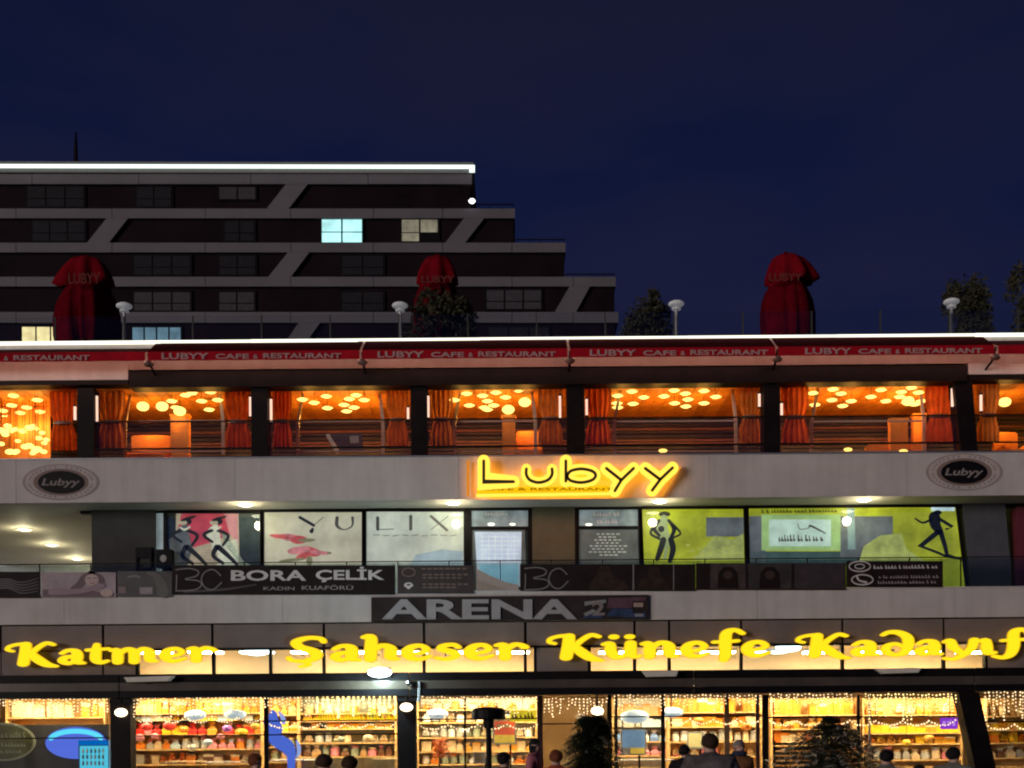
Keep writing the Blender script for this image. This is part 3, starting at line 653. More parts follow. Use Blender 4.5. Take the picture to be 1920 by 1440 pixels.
# the light those lamps give, one source for every few lamps, just behind them
for px in (20, 66, 275, 330, 390, 580, 640, 690, 865, 925, 985, 1170, 1240, 1320, 1530, 1600, 1680, 1720, 1890, -120, 2040):
    l = bpy.data.lights.new('pendant_light', 'POINT'); l.energy = 46; l.color = (1.0, 0.46, 0.085); l.shadow_soft_size = 0.2
    lo = bpy.data.objects.new('pendant_light', l); C.objects.link(lo); lo.location = (P(px, 760, 1.6).x, 1.75, z3-0.8)
# hanging strings of small round lamps in the left bay and big shaded lamps
def glowball(px, py, Y, r, name, label, group, sx=1.25, sz=0.7, hang=None):
    p = P(px, py, Y); t = thing(name, tuple(p), label, 'lamp', group)
    part('globe', MB().ball(p, r, 10, 6, sx, 1, sz), M_pend, t, smooth=True)
    part('cord', MB().tube([(p.x, Y, p.z+r*sz), (p.x, Y, z3+0.03)], 0.008, 4), M_dark, t)
rn = random.Random(5)
for i in range(26):
    glowball(rn.uniform(2, 88), rn.uniform(795, 850), rn.uniform(1.0, 1.9), rn.uniform(.08, .13), 'globe_lamp', 'small glowing globe in the cluster at the left edge of the cafe', 'cluster of globe lamps at the left edge')
for px, py, l in ((268, 762, 'left of the two large yellow shades in the first full cafe bay'), (304, 762, 'right of the two large yellow shades in the first full cafe bay'), (337, 771, 'large yellow shade over the orange booth in the first full bay'),
                  (953, 768, 'large yellow shade above an orange pillar in the middle bay'), (984, 754, 'large yellow shade near the brown curtain in the middle bay'), (1703, 752, 'large yellow shade over the booth in the fifth full bay'), (1884, 754, 'large yellow shade behind the last column at the right')):
    glowball(px, py, 1.4, 0.18, 'shaded_lamp', l, None, 1.2, 0.85)
# booths, planters and tables near the front edge
M_org = mat('orange_upholstery', (0.72, 0.26, 0.035), 0.6, var=0.25, scale=2)
def booth(x0, x1, y0, y1, Y, d, m, label, name='booth', cat='booth'):
    """upholstered bench: seat block, leaning back and two side panels standing on the cafe floor"""
    a, b = P(x0, 800, Y).x, P(x1, 800, Y).x; zt = P((x0+x1)/2, y0, Y).z; zf = z2-0.4
    r = thing(name, ((a+b)/2, Y+d/2, zf), label, cat)
    zm_ = zf+(zt-zf)*0.55
    part('seat', MB().box(a+0.06, b-0.06, Y+0.02, Y+d-0.16, zf, zm_), m, r)
    part('backrest', MB().prism([(a, Y+d-0.15, zf), (b, Y+d-0.15, zf), (b, Y+d-0.15, zt-0.06), (b-0.08, Y+d-0.15, zt), (a+0.08, Y+d-0.15, zt), (a, Y+d-0.15, zt-0.06)], 0.15), m, r)
    for e in (a, b-0.06): part('side_panel', MB().box(e, e+0.06, Y, Y+d-0.151, zf, zm_+0.12), M_wood, r)
    return r
def divider(x0, x1, y0, y1, Y, label):
    a, b = P(x0, 800, Y).x, P(x1, 800, Y).x; zt, zb_ = P(x0, y0, Y).z, z2-0.4
    r = thing('wood_pillar', ((a+b)/2, Y, zb_), label, 'pillar')
    part('shaft', MB().box(a+0.03, b-0.03, Y, Y+0.25, zb_+0.1, zt-0.08), M_org, r); part('base', MB().box(a, b, Y-0.03, Y+0.28, zb_, zb_+0.1), M_wood2, r); part('capital', MB().box(a, b, Y-0.03, Y+0.28, zt-0.08, zt), M_wood, r)
booth(233, 308, 806, 850, 1.5, 0.8, M_org, 'orange booth in the first full cafe bay')
divider(318, 355, 776, 820, 1.7, 'orange lit pillar in the first full cafe bay')
divider(940, 968, 778, 820, 1.6, 'orange lit pillar in the middle cafe bay')
booth(968, 1018, 798, 852, 1.4, 0.8, M_org, 'orange booth beside the pillar in the middle cafe bay')
booth(1632, 1742, 826, 850, 1.3, 0.6, M_org, 'low orange booth in the fifth full cafe bay')
divider(1668, 1704, 784, 826, 1.6, 'broad orange pillar behind the low booth')
divider(1712, 1738, 775, 826, 2.4, 'narrow orange pillar near the leaning column')
booth(1880, 1925, 800, 850, 1.5, 0.8, M_org, 'orange booth at the right edge of the cafe')
# a propped menu board
mbd = thing('menu_board', tuple(P(634, 848, 1.35)), 'pale leaning menu board behind the second full cafe bay', 'board')
part('leg', MB().prism([P(610, 815, 1.36), P(617, 813, 1.36), P(638, 848, 1.36), P(630, 850, 1.36)], 0.05), M_white, mbd)
part('sheet', MB().prism([P(620, 814, 1.42), P(678, 812, 1.42), P(682, 845, 1.42), P(640, 848, 1.42)], 0.02), mat('menu_print', (0.10, 0.07, 0.08), 0.4), mbd)
part('picture', MB().prism([P(655, 818, 1.415), P(672, 817, 1.415), P(673, 830, 1.415), P(657, 831, 1.415)], 0.004), mat('menu_picture', (0.40, 0.40, 0.42), 0.4), mbd)
# candles on the ledge
for px, py, l in ((1243, 845, 'small glowing candle on the ledge of the fourth full bay'), (1590, 843, 'small glowing candle on the ledge below the fifth bay'), (1694, 846, 'small glowing candle at the foot of the low orange booth')):
    p = P(px, py, 0.45); r = thing('candle', (p.x, 0.45, z2-0.4), l, 'candle')
    part('glass_cup', MB().lathe((p.x, 0.45, p.z-0.2), [(0.07, 0), (0.09, 0.12)], 10), M_wood, r); part('flame', MB().ball((p.x, 0.45, p.z), 0.08, 8, 5, 1.9, 1, 0.8), M_pend, r)
    part('stand', MB().lathe((p.x, 0.45, z2-0.4), [(0.05, 0), (0.05, p.z-0.2-z2+0.4)], 8), M_wood2, r)
def marks(name, x0, x1, y0, y1, Y, m, parent, seed):
    """a row of unreadable small print: letter-sized strokes of uneven height"""
    rnd = random.Random(seed); mb = MB(); x = x0
    while x < x1-3:
        w_ = rnd.uniform(3, 5.5); h = (y1-y0)*rnd.uniform(0.62, 1)
        sl = -(x-(x0+x1)/2)*math.tan(ROLL)
        mb.pprism([(x, y1+sl), (x+w_*0.5, y1+sl), (x+w_*0.5, y1-h+sl), (x, y1-h+sl)], Y, 0.004)
        mb.pprism([(x+w_*0.5, y1+sl), (x+w_, y1+sl), (x+w_, y1-(y1-y0)*0.35+sl), (x+w_*0.5, y1-(y1-y0)*0.35+sl)], Y, 0.004)
        x += w_+rnd.choice((1.2, 1.6, 4.5))
    return part(name, mb, m, parent, kind='stuff')
# ------------------------------------------------------------------ outlined neon sign on the upper fascia
YN = -0.45
def mapn(Y): return lambda x, y: P(x, 1000-y, Y)          # letter space = picture units with y up
def N(pts): return [(x, 1000-y, w_) for x, y, w_ in pts]
sgn = thing('neon_sign', tuple(P(1085, 930, -0.1)), 'large yellow outlined glowing letters on an amber lit patch of the upper fascia', 'sign')
LET = {
 'L': [[(907, 864, 0), (907, 903, 0), (963, 903, 0)]],
 'u': [[(987, 879, 0), (987, 890, 0), (994, 900, 0), (1010, 904.5, 0), (1027, 900, 0), (1035, 890, 0), (1035, 879, 0)]],
 'b': [[(1061, 864, 0), (1061, 902, 0)], [(1063, 893, 0), (1070, 883, 0), (1090, 879, 0), (1110, 883, 0), (1117, 891, 0), (1110, 900, 0), (1090, 904.5, 0), (1070, 901, 0), (1063, 893, 0)]],
 'y': [[(1137, 878, 0), (1165, 900, 0)], [(1188, 878, 0), (1165, 900, 0), (1153, 920, 0)]],
 'y2': [[(1210, 878, 0), (1238, 899, 0)], [(1261, 877, 0), (1238, 899, 0), (1223, 919, 0)]],
}
for ch, strokes in LET.items():
    body = MB(); inl = MB(); hal = MB()
    for i, st in enumerate(strokes):
        wd = 23
        sm = ch in 'ub' and not (ch == 'b' and i == 0)
        s1 = [(x, y, wd if not sm else 19) for x, y, _ in N(st)]
        ribbon(body, s1, mapn(YN+i*0.002), 0.08, straight=not sm, n=4)
        ribbon(inl, [(x, y, 5.5) for x, y, _ in s1], mapn(YN-0.03), 0.028-0.002, straight=not sm, n=4)
        ribbon(hal, [(x, y, 14) for x, y, _ in s1], mapn(-0.34+i*0.004), 0.01, straight=not sm, n=4)
    o = part('letter', body, M_neon, sgn); part('inlay', inl, mat('dark_inlay', (0.06, 0.04, 0.008), 0.4), o); part('halo_lamp', hal, M_halo, o)
bar = part('underline_bar', MB().pprism([(894, 914), (1166, 910), (1158, 927), (894, 931)], YN+0.012, 0.06), emat('bar_yellow', (1.0, 0.56, 0.005), 1.0), sgn)
part('bar_edge', MB().pprism([(893, 926), (1166, 922.5), (1159, 928), (893, 932)], YN-0.001, 0.012), M_neon, bar)
part('halo_lamp', MB().pprism([(894, 916), (1160, 912), (1155, 926), (894, 929)], -0.34, 0.01), M_halo, bar)
part('lettering', text_mb('CAFE & RESTAURANT', 905, 1150, 914.5, 919.5, YN+0.002, 0.01, 0.02), emat('bar_amber', (0.45, 0.16, 0.0), 0.8), bar)
part('end_strip', MB().pprism([(875, 863), (880, 862), (880, 929), (875, 930)], -0.2, 0.06), emat('strip_amber', (1.0, 0.32, 0.02), 0.7), sgn)
part('end_strip', MB().pprism([(1272, 876), (1278, 875), (1244, 929), (1238, 929)], -0.2, 0.06), emat('strip_amber2', (1.0, 0.38, 0.03), 0.8), sgn)

# round medallions
def medallion(cx, cy, rx, ry, label):
    r = thing('medallion', tuple(P(cx, cy+ry, -0.03)), label, 'medallion', 'round signs on the upper fascia')
    def ell(a, b, Y, d, m, name, n=36):
        return part(name, MB().pprism([(cx+a*math.cos(2*PI*k/n), cy-b*math.sin(2*PI*k/n)) for k in range(n)], Y, d), m, r)
    ell(rx, ry, -0.012, 0.01, mat('medallion_outer', (0.32, 0.26, 0.24), 0.7, spec=0.1), 'outer_ring'); ell(rx*0.93, ry*0.93, -0.018, 0.005, mat('medallion_pale', (0.44, 0.39, 0.36), 0.7, spec=0.1), 'pale_ring')
    ell(rx*0.72, ry*0.74, -0.024, 0.005, mat('medallion_rose', (0.22, 0.16, 0.14), 0.7, spec=0.1), 'inner_ring'); ell(rx*0.60, ry*0.62, -0.05, 0.025, M_black, 'disc')
    for k in range(30):
        a = 2*PI*k/30
        if k % 2: continue
        p = (cx+rx*0.825*math.cos(a), cy-ry*0.835*math.sin(a))
    ring = MB()
    for k in range(36):
        a = 2*PI*k/36
        if k % 9 == 0: continue
        ex, ey = cx+rx*0.825*math.cos(a), cy-ry*0.835*math.sin(a); ring.pbox(ex-1.6, ex+1.6, ey-1.4, ey+1.4, -0.024, 0.005)
    part('rim_lettering', ring, mat('medallion_rim', (0.22, 0.17, 0.15), 0.6), r)
    part('lettering', text_mb('Lubyy', cx-rx*0.5, cx+rx*0.5, cy-ry*0.2, cy+ry*0.3, -0.056, 0.006, 0.02, 0.2), mat('grey_print', (0.24, 0.21, 0.20), 0.7, spec=0.1), r)
medallion(114, 904, 72, 34, 'round dark medallion at the left end of the upper fascia')
medallion(1808, 885, 72, 35, 'round dark medallion at the right end of the upper fascia')

# ------------------------------------------------------------------ soffit downlights and recess lights
def downlight(px, py, label, grp):
    z = zs+0.004; Y = (z-EYE)*F/((1385-py)-(px-960)*SA)-CD; p = P(px, py, Y)
    r = thing('downlight', (p.x, Y, z), label, 'lamp', grp)
    part('trim', MB().lathe((p.x, Y, z-0.03), [(0.2, 0.03), (0.27, 0.012), (0.26, 0.0), (0.2, -0.004)], 16, 1.25), M_white, r)
    part('lens', MB().ball((p.x, Y, z-0.03), 0.19 if py < 960 else 0.13, 12, 6, 1.25, 1, 0.35), M_down, r, smooth=True)
    l = bpy.data.lights.new('downlight_beam', 'POINT'); l.energy = 42 if py < 960 else 34; l.color = (1, 0.90, 0.55); l.shadow_soft_size = 0.15
    lo = bpy.data.objects.new('downlight_beam', l); C.objects.link(lo); lo.parent = r; lo.location = (0, -0.1, -0.36)
for px, py, l in ((460, 944.5, 'first'), (850, 941.5, 'second'), (1237, 938.5, 'third'), (1620, 935.5, 'fourth')):
    downlight(px, py, 'glowing soffit downlight, %s from the left above the shop windows' % l, 'downlights above the shop windows')
for px, py, l in ((46, 992, 'nearest'), (98, 1021, 'middle'), (145, 1047, 'farthest')):
    downlight(px, py, 'glowing ceiling light in the open passage, %s of three' % l, 'ceiling lights of the left passage')

# ------------------------------------------------------------------ first floor shop windows
M_film = printmat('cream_film', (0.53, 0.51, 0.38), 0.68, 0.25, 0.9); M_film2 = printmat('pale_film', (0.52, 0.56, 0.48), 0.72, 0.28, 0.8)
M_lime = printmat('lime_film', (0.35, 0.40, 0.02), 0.7, 0.45, 0.8); M_teal = mat('teal_glass', (0.08, 0.11, 0.11), 0.1, var=0.3)
M_ink = mat('black_ink', (0.02, 0.025, 0.018), 0.5); M_gink = mat('grey_ink', (0.22, 0.22, 0.18), 0.5)
M_gsq = printmat('grey_film', (0.12, 0.14, 0.145), 0.6, 0.5, 1.2)
def shopwin(x0, x1, x0b, x1b, yt, yb, label):
    """dark framed window; panel goes in from the caller"""
    r = thing('shop_window', tuple(P((x0+x1)/2, yb, YS)), label, 'shop window')
    part('frame', MB().pprism([(x0-6, yt), (x0, yt), (x0b, yb), (x0b-6, yb)], YS-0.06, 0.14), M_black, r)
    part('frame', MB().pprism([(x1, yt), (x1+6, yt), (x1b+6, yb), (x1b, yb)], YS-0.06, 0.14), M_black, r)
    part('frame', MB().pprism([(x0, yt-2), (x1, yt-2), (x1, yt+4), (x0, yt+4)], YS-0.05, 0.12), M_black, r)
    return r
def pane(r, pts): return part('pane', MB().pprism(pts, YS-0.045, 0.006), glassmat('film_glass', (0.97, 0.98, 0.97), 0.10), r)
def pp(r, name, pts, m, lay=1, label=None): return part(name, MB().pprism(pts, YS-0.004*lay, 0.0035), m, r, label)
def rect(x0, x1, y0, y1): return [(x0, y1), (x1, y1), (x1, y0), (x0, y0)]
def stroke(r, name, pts, m, lay=1, n=5, straight=False):
    mb = MB(); ribbon(mb, N(pts), mapn(YS-0.004*lay), 0.003, n=n, straight=straight); return part(name, mb, m, r)
def blob(r, name, cx, cy, rx, ry, m, lay, n=14, rot=0):
    return pp(r, name, [(cx+rx*math.cos(2*PI*k/n)*math.cos(rot)-ry*math.sin(2*PI*k/n)*math.sin(rot), cy-rx*math.cos(2*PI*k/n)*math.sin(rot)-ry*math.sin(2*PI*k/n)*math.cos(rot)) for k in range(n)], m, lay)
# 1: red poster with two dancing fashion figures
w1 = shopwin(312, 487, 316, 489, 958, 1112, 'shop window with a red poster of two fashion figures, leftmost of the row')
pp(w1, 'glass', rect(312, 487, 962, 1110), M_teal, 0)
M_redf = printmat('red_film', (0.50, 0.06, 0.09), 0.6, 0.35, 1.4); M_skin = printmat('tan_film', (0.47, 0.40, 0.28), 0.5, 0.3, 1.5)
pp(w1, 'poster', [(328, 1110), (450, 1110), (447, 963), (330, 963)], M_skin, 1)
pp(w1, 'red_area', [(340, 963), (446, 963), (446, 995), (400, 1016), (350, 1030), (332, 1000)], M_redf, 2)
pp(w1, 'pink_area', [(420, 963), (446, 963), (447, 1020), (430, 1000)], printmat('pink_film', (0.55, 0.25, 0.27), 0.5), 3)
pp(w1, 'white_area', [(405, 1110), (448, 1110), (446, 1010), (420, 1018), (408, 1040)], printmat('white_film', (0.60, 0.62, 0.50), 0.6), 3)
for fx, fl in ((346, 1), (404, 1)):
    blob(w1, 'figure_head', fx+4, 978, 10, 6, M_ink, 5); blob(w1, 'figure_face', fx-3, 980, 8, 4.5, M_skin, 6)
    stroke(w1, 'figure_torso', [(fx, 988, 12), (fx-4, 1002, 26), (fx+2, 1018, 18), (fx+4, 1026, 24)], M_gsq if fx < 380 else printmat('white_film', (0.6, 0.62, 0.5), 0.6), 4)
    stroke(w1, 'figure_arm', [(fx+4, 994, 6), (fx+24, 1004, 6), (fx+14, 1022, 5)], M_ink, 5); stroke(w1, 'figure_arm', [(fx-6, 994, 6), (fx-22, 1003, 6), (fx-6, 1016, 5)], M_ink, 5)
    if fx < 380: pp(w1, 'figure_coat', [(fx-22, 1060), (fx+6, 1060), (fx+14, 1030), (fx+10, 1004), (fx-12, 998), (fx-30, 1012), (fx-26, 1036)], printmat('coat_film', (0.10, 0.11, 0.10), 0.4, 0.5, 3), 3)
    else: pp(w1, 'figure_sash', [(fx+8, 992), (fx+20, 1000), (fx+52, 1052), (fx+70, 1062), (fx+48, 1062), (fx+18, 1020)], printmat('sash_film', (0.24, 0.28, 0.22), 0.5, 0.4, 3), 3)
    blob(w1, 'figure_hat', fx+7, 972, 15, 3, M_ink, 7, rot=.3); stroke(w1, 'figure_collar', [(fx-8, 989, 3), (fx, 993, 4), (fx+10, 988, 3)], printmat('white_film', (0.6, 0.62, 0.5), 0.6), 7)
    stroke(w1, 'figure_leg', [(fx+2, 1026, 10), (fx-4, 1042, 8), (fx+14, 1056, 6)], M_ink, 5); stroke(w1, 'figure_leg', [(fx+6, 1026, 10), (fx+26, 1044, 8), (fx+40, 1058, 6)], M_ink, 5)
pp(w1, 'side_strip', rect(293, 306, 962, 1110), printmat('pale_blue_strip', (0.22, 0.27, 0.28), 0.6), 2)
# 2-3: cream panels with long thin letters and a pink flower
w2 = shopwin(495, 678, 495, 678, 956, 1112, 'cream frosted shop window with a pink red flower print')
pp(w2, 'film', rect(495, 678, 960, 1110), M_film, 0)
w3 = shopwin(687, 869, 687, 871, 955, 1112, 'pale frosted shop window with faint letters and a blue tinge, no flower')
pp(w3, 'film', rect(687, 869, 959, 1110), M_film2, 0)
pp(w3, 'blue_wash', [(740, 1110), (868, 1110), (868, 1034), (830, 1030), (780, 1040)], printmat('blue_wash', (0.40, 0.52, 0.58), 0.6, 0.3, 1), 1)
for wn, seg, m in ((w2, [(562, 970, 5.5), (588, 985, 5.5)], M_ink), (w2, [(606, 970, 1.4), (588, 985, 1.4)], M_gink), (w2, [(586, 992, 5), (584, 996, 8)], M_ink), (w2, [(632, 971, 6.5), (632, 986, 6), (645, 993, 2), (660, 986, 3), (661, 971, 5.5)], M_gink),
                   (w3, [(708, 971, 6), (708, 992, 6)], M_gink), (w3, [(708, 993, 1.5), (738, 992, 1.5)], M_gink), (w3, [(770, 968, 6), (770, 992, 6)], M_gink), (w3, [(808, 968, 5), (838, 994, 5)], M_gink), (w3, [(840, 968, 1.2), (808, 993, 1.2)], M_gink)):
    stroke(wn, 'lettering', seg, m, 3, straight=len(seg) < 3)
M_fl = [printmat('flower_red', (0.55, 0.10, 0.10), 0.6, 0.4, 3), printmat('flower_pink', (0.60, 0.22, 0.24), 0.6, 0.4, 3), printmat('flower_leaf', (0.25, 0.25, 0.13), 0.5, 0.3, 3)]
for cx, cy, rx, ry, ro, k in ((525, 1006, 20, 4, -.12, 0), (545, 1008, 22, 7, -.15, 1), (560, 1012, 16, 8, 0, 0), (575, 1013, 16, 3.5, .05, 2), (560, 1032, 22, 7, .1, 1), (580, 1034, 22, 9, -.2, 0), (598, 1036, 18, 4, -.1, 1), (570, 1042, 16, 6, .3, 0), (612, 1037, 10, 3, 0, 2), (580, 1051, 6, 9, 0, 2), (548, 1050, 26, 3, .1, 2)):
    blob(w2, 'petal' if k < 2 else 'leaf', cx, cy, rx, ry, M_fl[k], 2+random.random()*2.5, rot=ro)
for i in range(9):
    stroke(w3, 'sketch_line', [(700+i*18, 1003+(i % 3), 1.2), (712+i*18, 1003+(i % 2), 1.2)], M_gink, 3, straight=True)
# 4: door with bluish panel
M_blue = printmat('bluish_film', (0.33, 0.42, 0.52), 0.85, 0.2, 1.5); M_sky = printmat('sky_film', (0.20, 0.42, 0.58), 0.85, 0.2, 1.5); M_doorg = printmat('grey_green_glass', (0.085, 0.105, 0.105), 0.35, 0.4, 1)
d1 = thing('shop_door', tuple(P(935, 1110, YS)), 'shop door with a bluish white gridded notice, beside the pale frosted window', 'door')
M_tr = printmat('transom_glass', (0.17, 0.22, 0.24), 0.55, 0.5, 1.6)
part('frame', MB().pprism(rect(876, 884, 955, 1112), YS-0.06, 0.14), M_black, d1); part('frame', MB().pprism(rect(990, 998, 955, 1112), YS-0.06, 0.14), M_black, d1); part('frame', MB().pprism(rect(884, 990, 987, 993), YS-0.05, 0.12), M_black, d1)
pp(d1, 'transom', rect(884, 990, 957, 987), M_tr, 0)
marks('lettering', 910, 955, 960, 966, YS-0.012, M_white, d1, 1)
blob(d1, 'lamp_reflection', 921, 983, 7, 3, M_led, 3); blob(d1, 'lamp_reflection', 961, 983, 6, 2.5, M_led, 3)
dl = pp(d1, 'leaf', [(888, 1112), (988, 1112), (984, 993), (886, 993)], M_doorg, 0)
pp(d1, 'notice', [(896, 1100), (976, 1100), (978, 997), (890, 997)], M_blue, 1)
pp(d1, 'notice_foot', [(902, 1100), (972, 1100), (972, 1058), (900, 1058)], M_sky, 2)
for k in range(7): pp(d1, 'grid_line', rect(900, 972, 1006+k*8, 1007+k*8), printmat('pale_line', (0.5, 0.6, 0.7), 0.7), 3)
for k in range(6): pp(d1, 'grid_line', rect(904+k*12, 905+k*12, 1003, 1056), MATS['pale_line'], 4)
# 5: dark door with white lines of text
d2 = thing('shop_door', tuple(P(1140, 1110, YS)), 'dark shop door with lines of pale text, left of the lime green window', 'door')
part('frame', MB().pprism(rect(1078, 1086, 953, 1112), YS-0.06, 0.14), M_black, d2); part('frame', MB().pprism([(1196, 952), (1202, 952), (1208, 1112), (1200, 1112)], YS-0.06, 0.14), M_black, d2); part('frame', MB().pprism(rect(1086, 1196, 986, 992), YS-0.05, 0.12), M_black, d2)
pp(d2, 'transom', rect(1086, 1196, 955, 986), M_tr, 0)
marks('lettering', 1113, 1162, 960, 967, YS-0.012, M_white, d2, 2); marks('lettering', 1120, 1158, 974, 981, YS-0.012, M_white, d2, 3)
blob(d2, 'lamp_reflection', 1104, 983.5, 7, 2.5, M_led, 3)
pp(d2, 'leaf', [(1086, 1112), (1200, 1112), (1196, 992), (1086, 992)], M_doorg, 0)
M_txt = printmat('pale_text', (0.36, 0.42, 0.40), 0.4)
for k, (a, b) in enumerate(((1119, 1165), (1122, 1158), (1114, 1170), (1118, 1166), (1106, 1176), (1110, 1174), (1104, 1178), (1124, 1160))):
    y = 1000+k*5.6
    for x in range(a, b-4, 9): pp(d2, 'text_line', rect(x, x+random.choice((5, 6, 7)), y, y+2.6), M_txt, 2)
# 6-7: lime green windows
w6 = shopwin(1204, 1394, 1210, 1398, 950, 1112, 'lime green shop window with a walking fashion figure on its left')
pp(w6, 'film', [(1208, 1110), (1398, 1110), (1394, 954), (1203, 954)], M_lime, 0)
pp(w6, 'grey_square', rect(1324, 1394, 970, 1006), M_gsq, 1); pp(w6, 'soft_patch', [(1300, 1050), (1394, 1050), (1394, 1000), (1372, 1012), (1340, 1004)], printmat('pale_lime_film', (0.36, 0.42, 0.12), 0.6, 0.4, 2), 2)
M_gfig = printmat('grey_figure', (0.28, 0.36, 0.18), 0.5)
blob(w6, 'figure_head', 1246, 964, 11, 5, M_ink, 3); blob(w6, 'figure_face', 1245, 970, 6, 5, M_gfig, 4)
stroke(w6, 'figure_torso', [(1245, 976, 16), (1240, 990, 26), (1246, 1004, 20), (1248, 1012, 26)], M_gfig, 2)
stroke(w6, 'figure_jacket', [(1236, 976, 6), (1226, 990, 8), (1236, 1004, 6)], M_ink, 4); stroke(w6, 'figure_jacket', [(1254, 976, 6), (1264, 992, 8), (1258, 1008, 6)], M_ink, 4)
stroke(w6, 'figure_arm', [(1228, 984, 5), (1220, 1000, 5), (1236, 1010, 5)], M_ink, 4); stroke(w6, 'figure_arm', [(1262, 984, 5), (1276, 1000, 4), (1262, 1008, 4)], M_ink, 4)
blob(w6, 'figure_bag', 1240, 992, 6, 6, M_ink, 5)
stroke(w6, 'figure_leg', [(1244, 1012, 11), (1238, 1032, 11), (1232, 1048, 8)], M_ink, 4); stroke(w6, 'figure_leg', [(1258, 1012, 11), (1262, 1030, 11), (1256, 1052, 8)], M_ink, 4); stroke(w6, 'figure_leg', [(1251, 1014, 10), (1249, 1034, 7), (1246, 1046, 6)], M_gfig, 3)
for i_ in range(14):
    x_ = 1290+i_*7.3; blob(w6, 'film_speckle', x_, 1022+((i_*37) % 26), 5+(i_ % 3), 2.2, printmat('speckle_lime', (0.42, 0.46, 0.10), 0.6), 3.2+0.03*i_, 8)
w7 = shopwin(1404, 1792, 1408, 1812, 947, 1112, 'lime green shop window with a white notice and a running black figure on its right')
pp(w7, 'film', [(1408, 1110), (1812, 1110), (1791, 951), (1404, 951)], M_lime, 0)
pp(w7, 'grey_glass', [(1405, 1060), (1436, 1060), (1434, 968), (1405, 968)], M_gsq, 1); pp(w7, 'grey_glass', [(1408, 1060), (1620, 1060), (1620, 1034), (1406, 1034)], printmat('teal_film', (0.06, 0.11, 0.10), 0.5, 0.3), 1)
pp(w7, 'grey_glass', [(1576, 1045), (1622, 1045), (1674, 1000), (1674, 968), (1574, 968)], M_gsq, 2)
pp(w7, 'mint_panel', rect(1428, 1576, 965, 1032), printmat('mint_film', (0.30, 0.48, 0.18), 0.75, 0.25, 1.2), 3)
pp(w7, 'notice', rect(1442, 1558, 974, 1024), printmat('notice_film', (0.42, 0.58, 0.50), 0.9, 0.2, 2), 4)
stroke(w7, 'scissors', [(1496, 982, 1.5), (1500, 992, 1.5), (1516, 990, 1.5), (1520, 986, 4), (1548, 1000, 2)], M_gink, 5)
marks('lettering', 1460, 1542, 1002, 1015, YS-0.024, M_gink, w7, 4)
marks('lettering', 1428, 1572, 954, 961, YS-0.016, mat('olive_ink', (0.10, 0.14, 0.03), 0.5), w7, 5)
pp(w7, 'pale_stripe', [(1590, 1030), (1604, 1030), (1602, 953), (1588, 953)], printmat('pale_stripe', (0.22, 0.34, 0.34), 0.5), 3)
pp(w7, 'soft_patch', [(1610, 1056), (1740, 1056), (1700, 1030), (1690, 1000), (1650, 1004), (1620, 1024)], MATS['pale_lime_film'], 3)
pp(w7, 'bright_slot', rect(1746, 1790, 950, 958), printmat('slot_film', (0.5, 0.68, 0.75), 0.9), 4)
blob(w7, 'figure_head', 1758, 961, 8, 4.5, M_ink, 5)
stroke(w7, 'figure_torso', [(1752, 970, 22), (1754, 984, 20), (1762, 996, 13)], M_ink, 5)
stroke(w7, 'figure_arm', [(1760, 972, 6), (1786, 988, 6), (1774, 992, 4)], M_ink, 5, straight=True); stroke(w7, 'figure_arm', [(1746, 974, 5), (1730, 980, 4), (1716, 972, 3)], M_ink, 5)
stroke(w7, 'figure_leg', [(1758, 998, 10), (1726, 1024, 8), (1758, 1036, 5), (1776, 1044, 4)], M_ink, 5, straight=True); stroke(w7, 'figure_leg', [(1764, 998, 10), (1772, 1024, 8), (1776, 1042, 7), (1800, 1048, 4)], M_ink, 5, straight=True)

pane(w1, rect(313, 486, 963, 1110)); pane(w2, rect(496, 677, 961, 1110)); pane(w3, rect(688, 868, 960, 1110)); pane(w6, [(1211, 1110), (1396, 1110), (1393, 955), (1205, 955)]); pane(w7, [(1410, 1110), (1808, 1110), (1790, 953), (1406, 953)])
# ------------------------------------------------------------------ gallery railing with banners
YR = -0.06
rl = thing('gallery_railing', (0, 0.12, z1), 'thin railing with glass along the first floor gallery, carrying the banners', 'railing')
part('handrail', level(XL, XR, 1050.2, 1051.8, 0.1, 0.05), M_dark, rl)
rx_ = [-310+k*96 for k in range(27)]
for x in rx_: part('post', level(x-1.2, x+1.2, 1052, 1106, 0.11, 0.03), M_dark, rl)
for a, b in zip(rx_, rx_[1:]): part('glass_panel', level(a+2, b-2, 1054, 1106, 0.12, 0.012), glassmat('gallery_glass', (0.72, 0.76, 0.74), 0.05), rl)
M_ban = mat('banner_black', (0.017, 0.011, 0.010), 0.6, var=0.3, scale=1.5, spec=0.12); M_bln = mat('banner_line', (0.17, 0.155, 0.145), 0.5); M_bwh = mat('banner_white', (0.55, 0.51, 0.49), 0.5)
def banner(x0, x1, y0, y1, m, label):
    r = thing('banner', tuple(P((x0+x1)/2, y1, YR)), label, 'banner', 'banners hung along the gallery railing')
    part('cloth', MB().pprism(rect(x0, x1, y0, y1), YR, 0.02), m, r)
    for x in (x0+4, x1-4): part('cable_tie', MB().tube([P(x, y0+3, YR-0.01), P(x, y0-2, 0.03), P(x, y0-4, 0.1)], 0.012, 5), M_dark, r)
    return r
def bp(r, name, pts, m, lay=1): return part(name, MB().pprism(pts, YR-0.004*lay, 0.0035), m, r)
def bs(r, name, pts, m, lay=1, n=6): mb = MB(); ribbon(mb, N(pts), mapn(YR-0.004*lay), 0.0032, n=n); return part(name, mb, m, r)
b0 = banner(-120, 74, 1072, 1121, M_ban, 'plain black banner with a dark wave at the left edge')
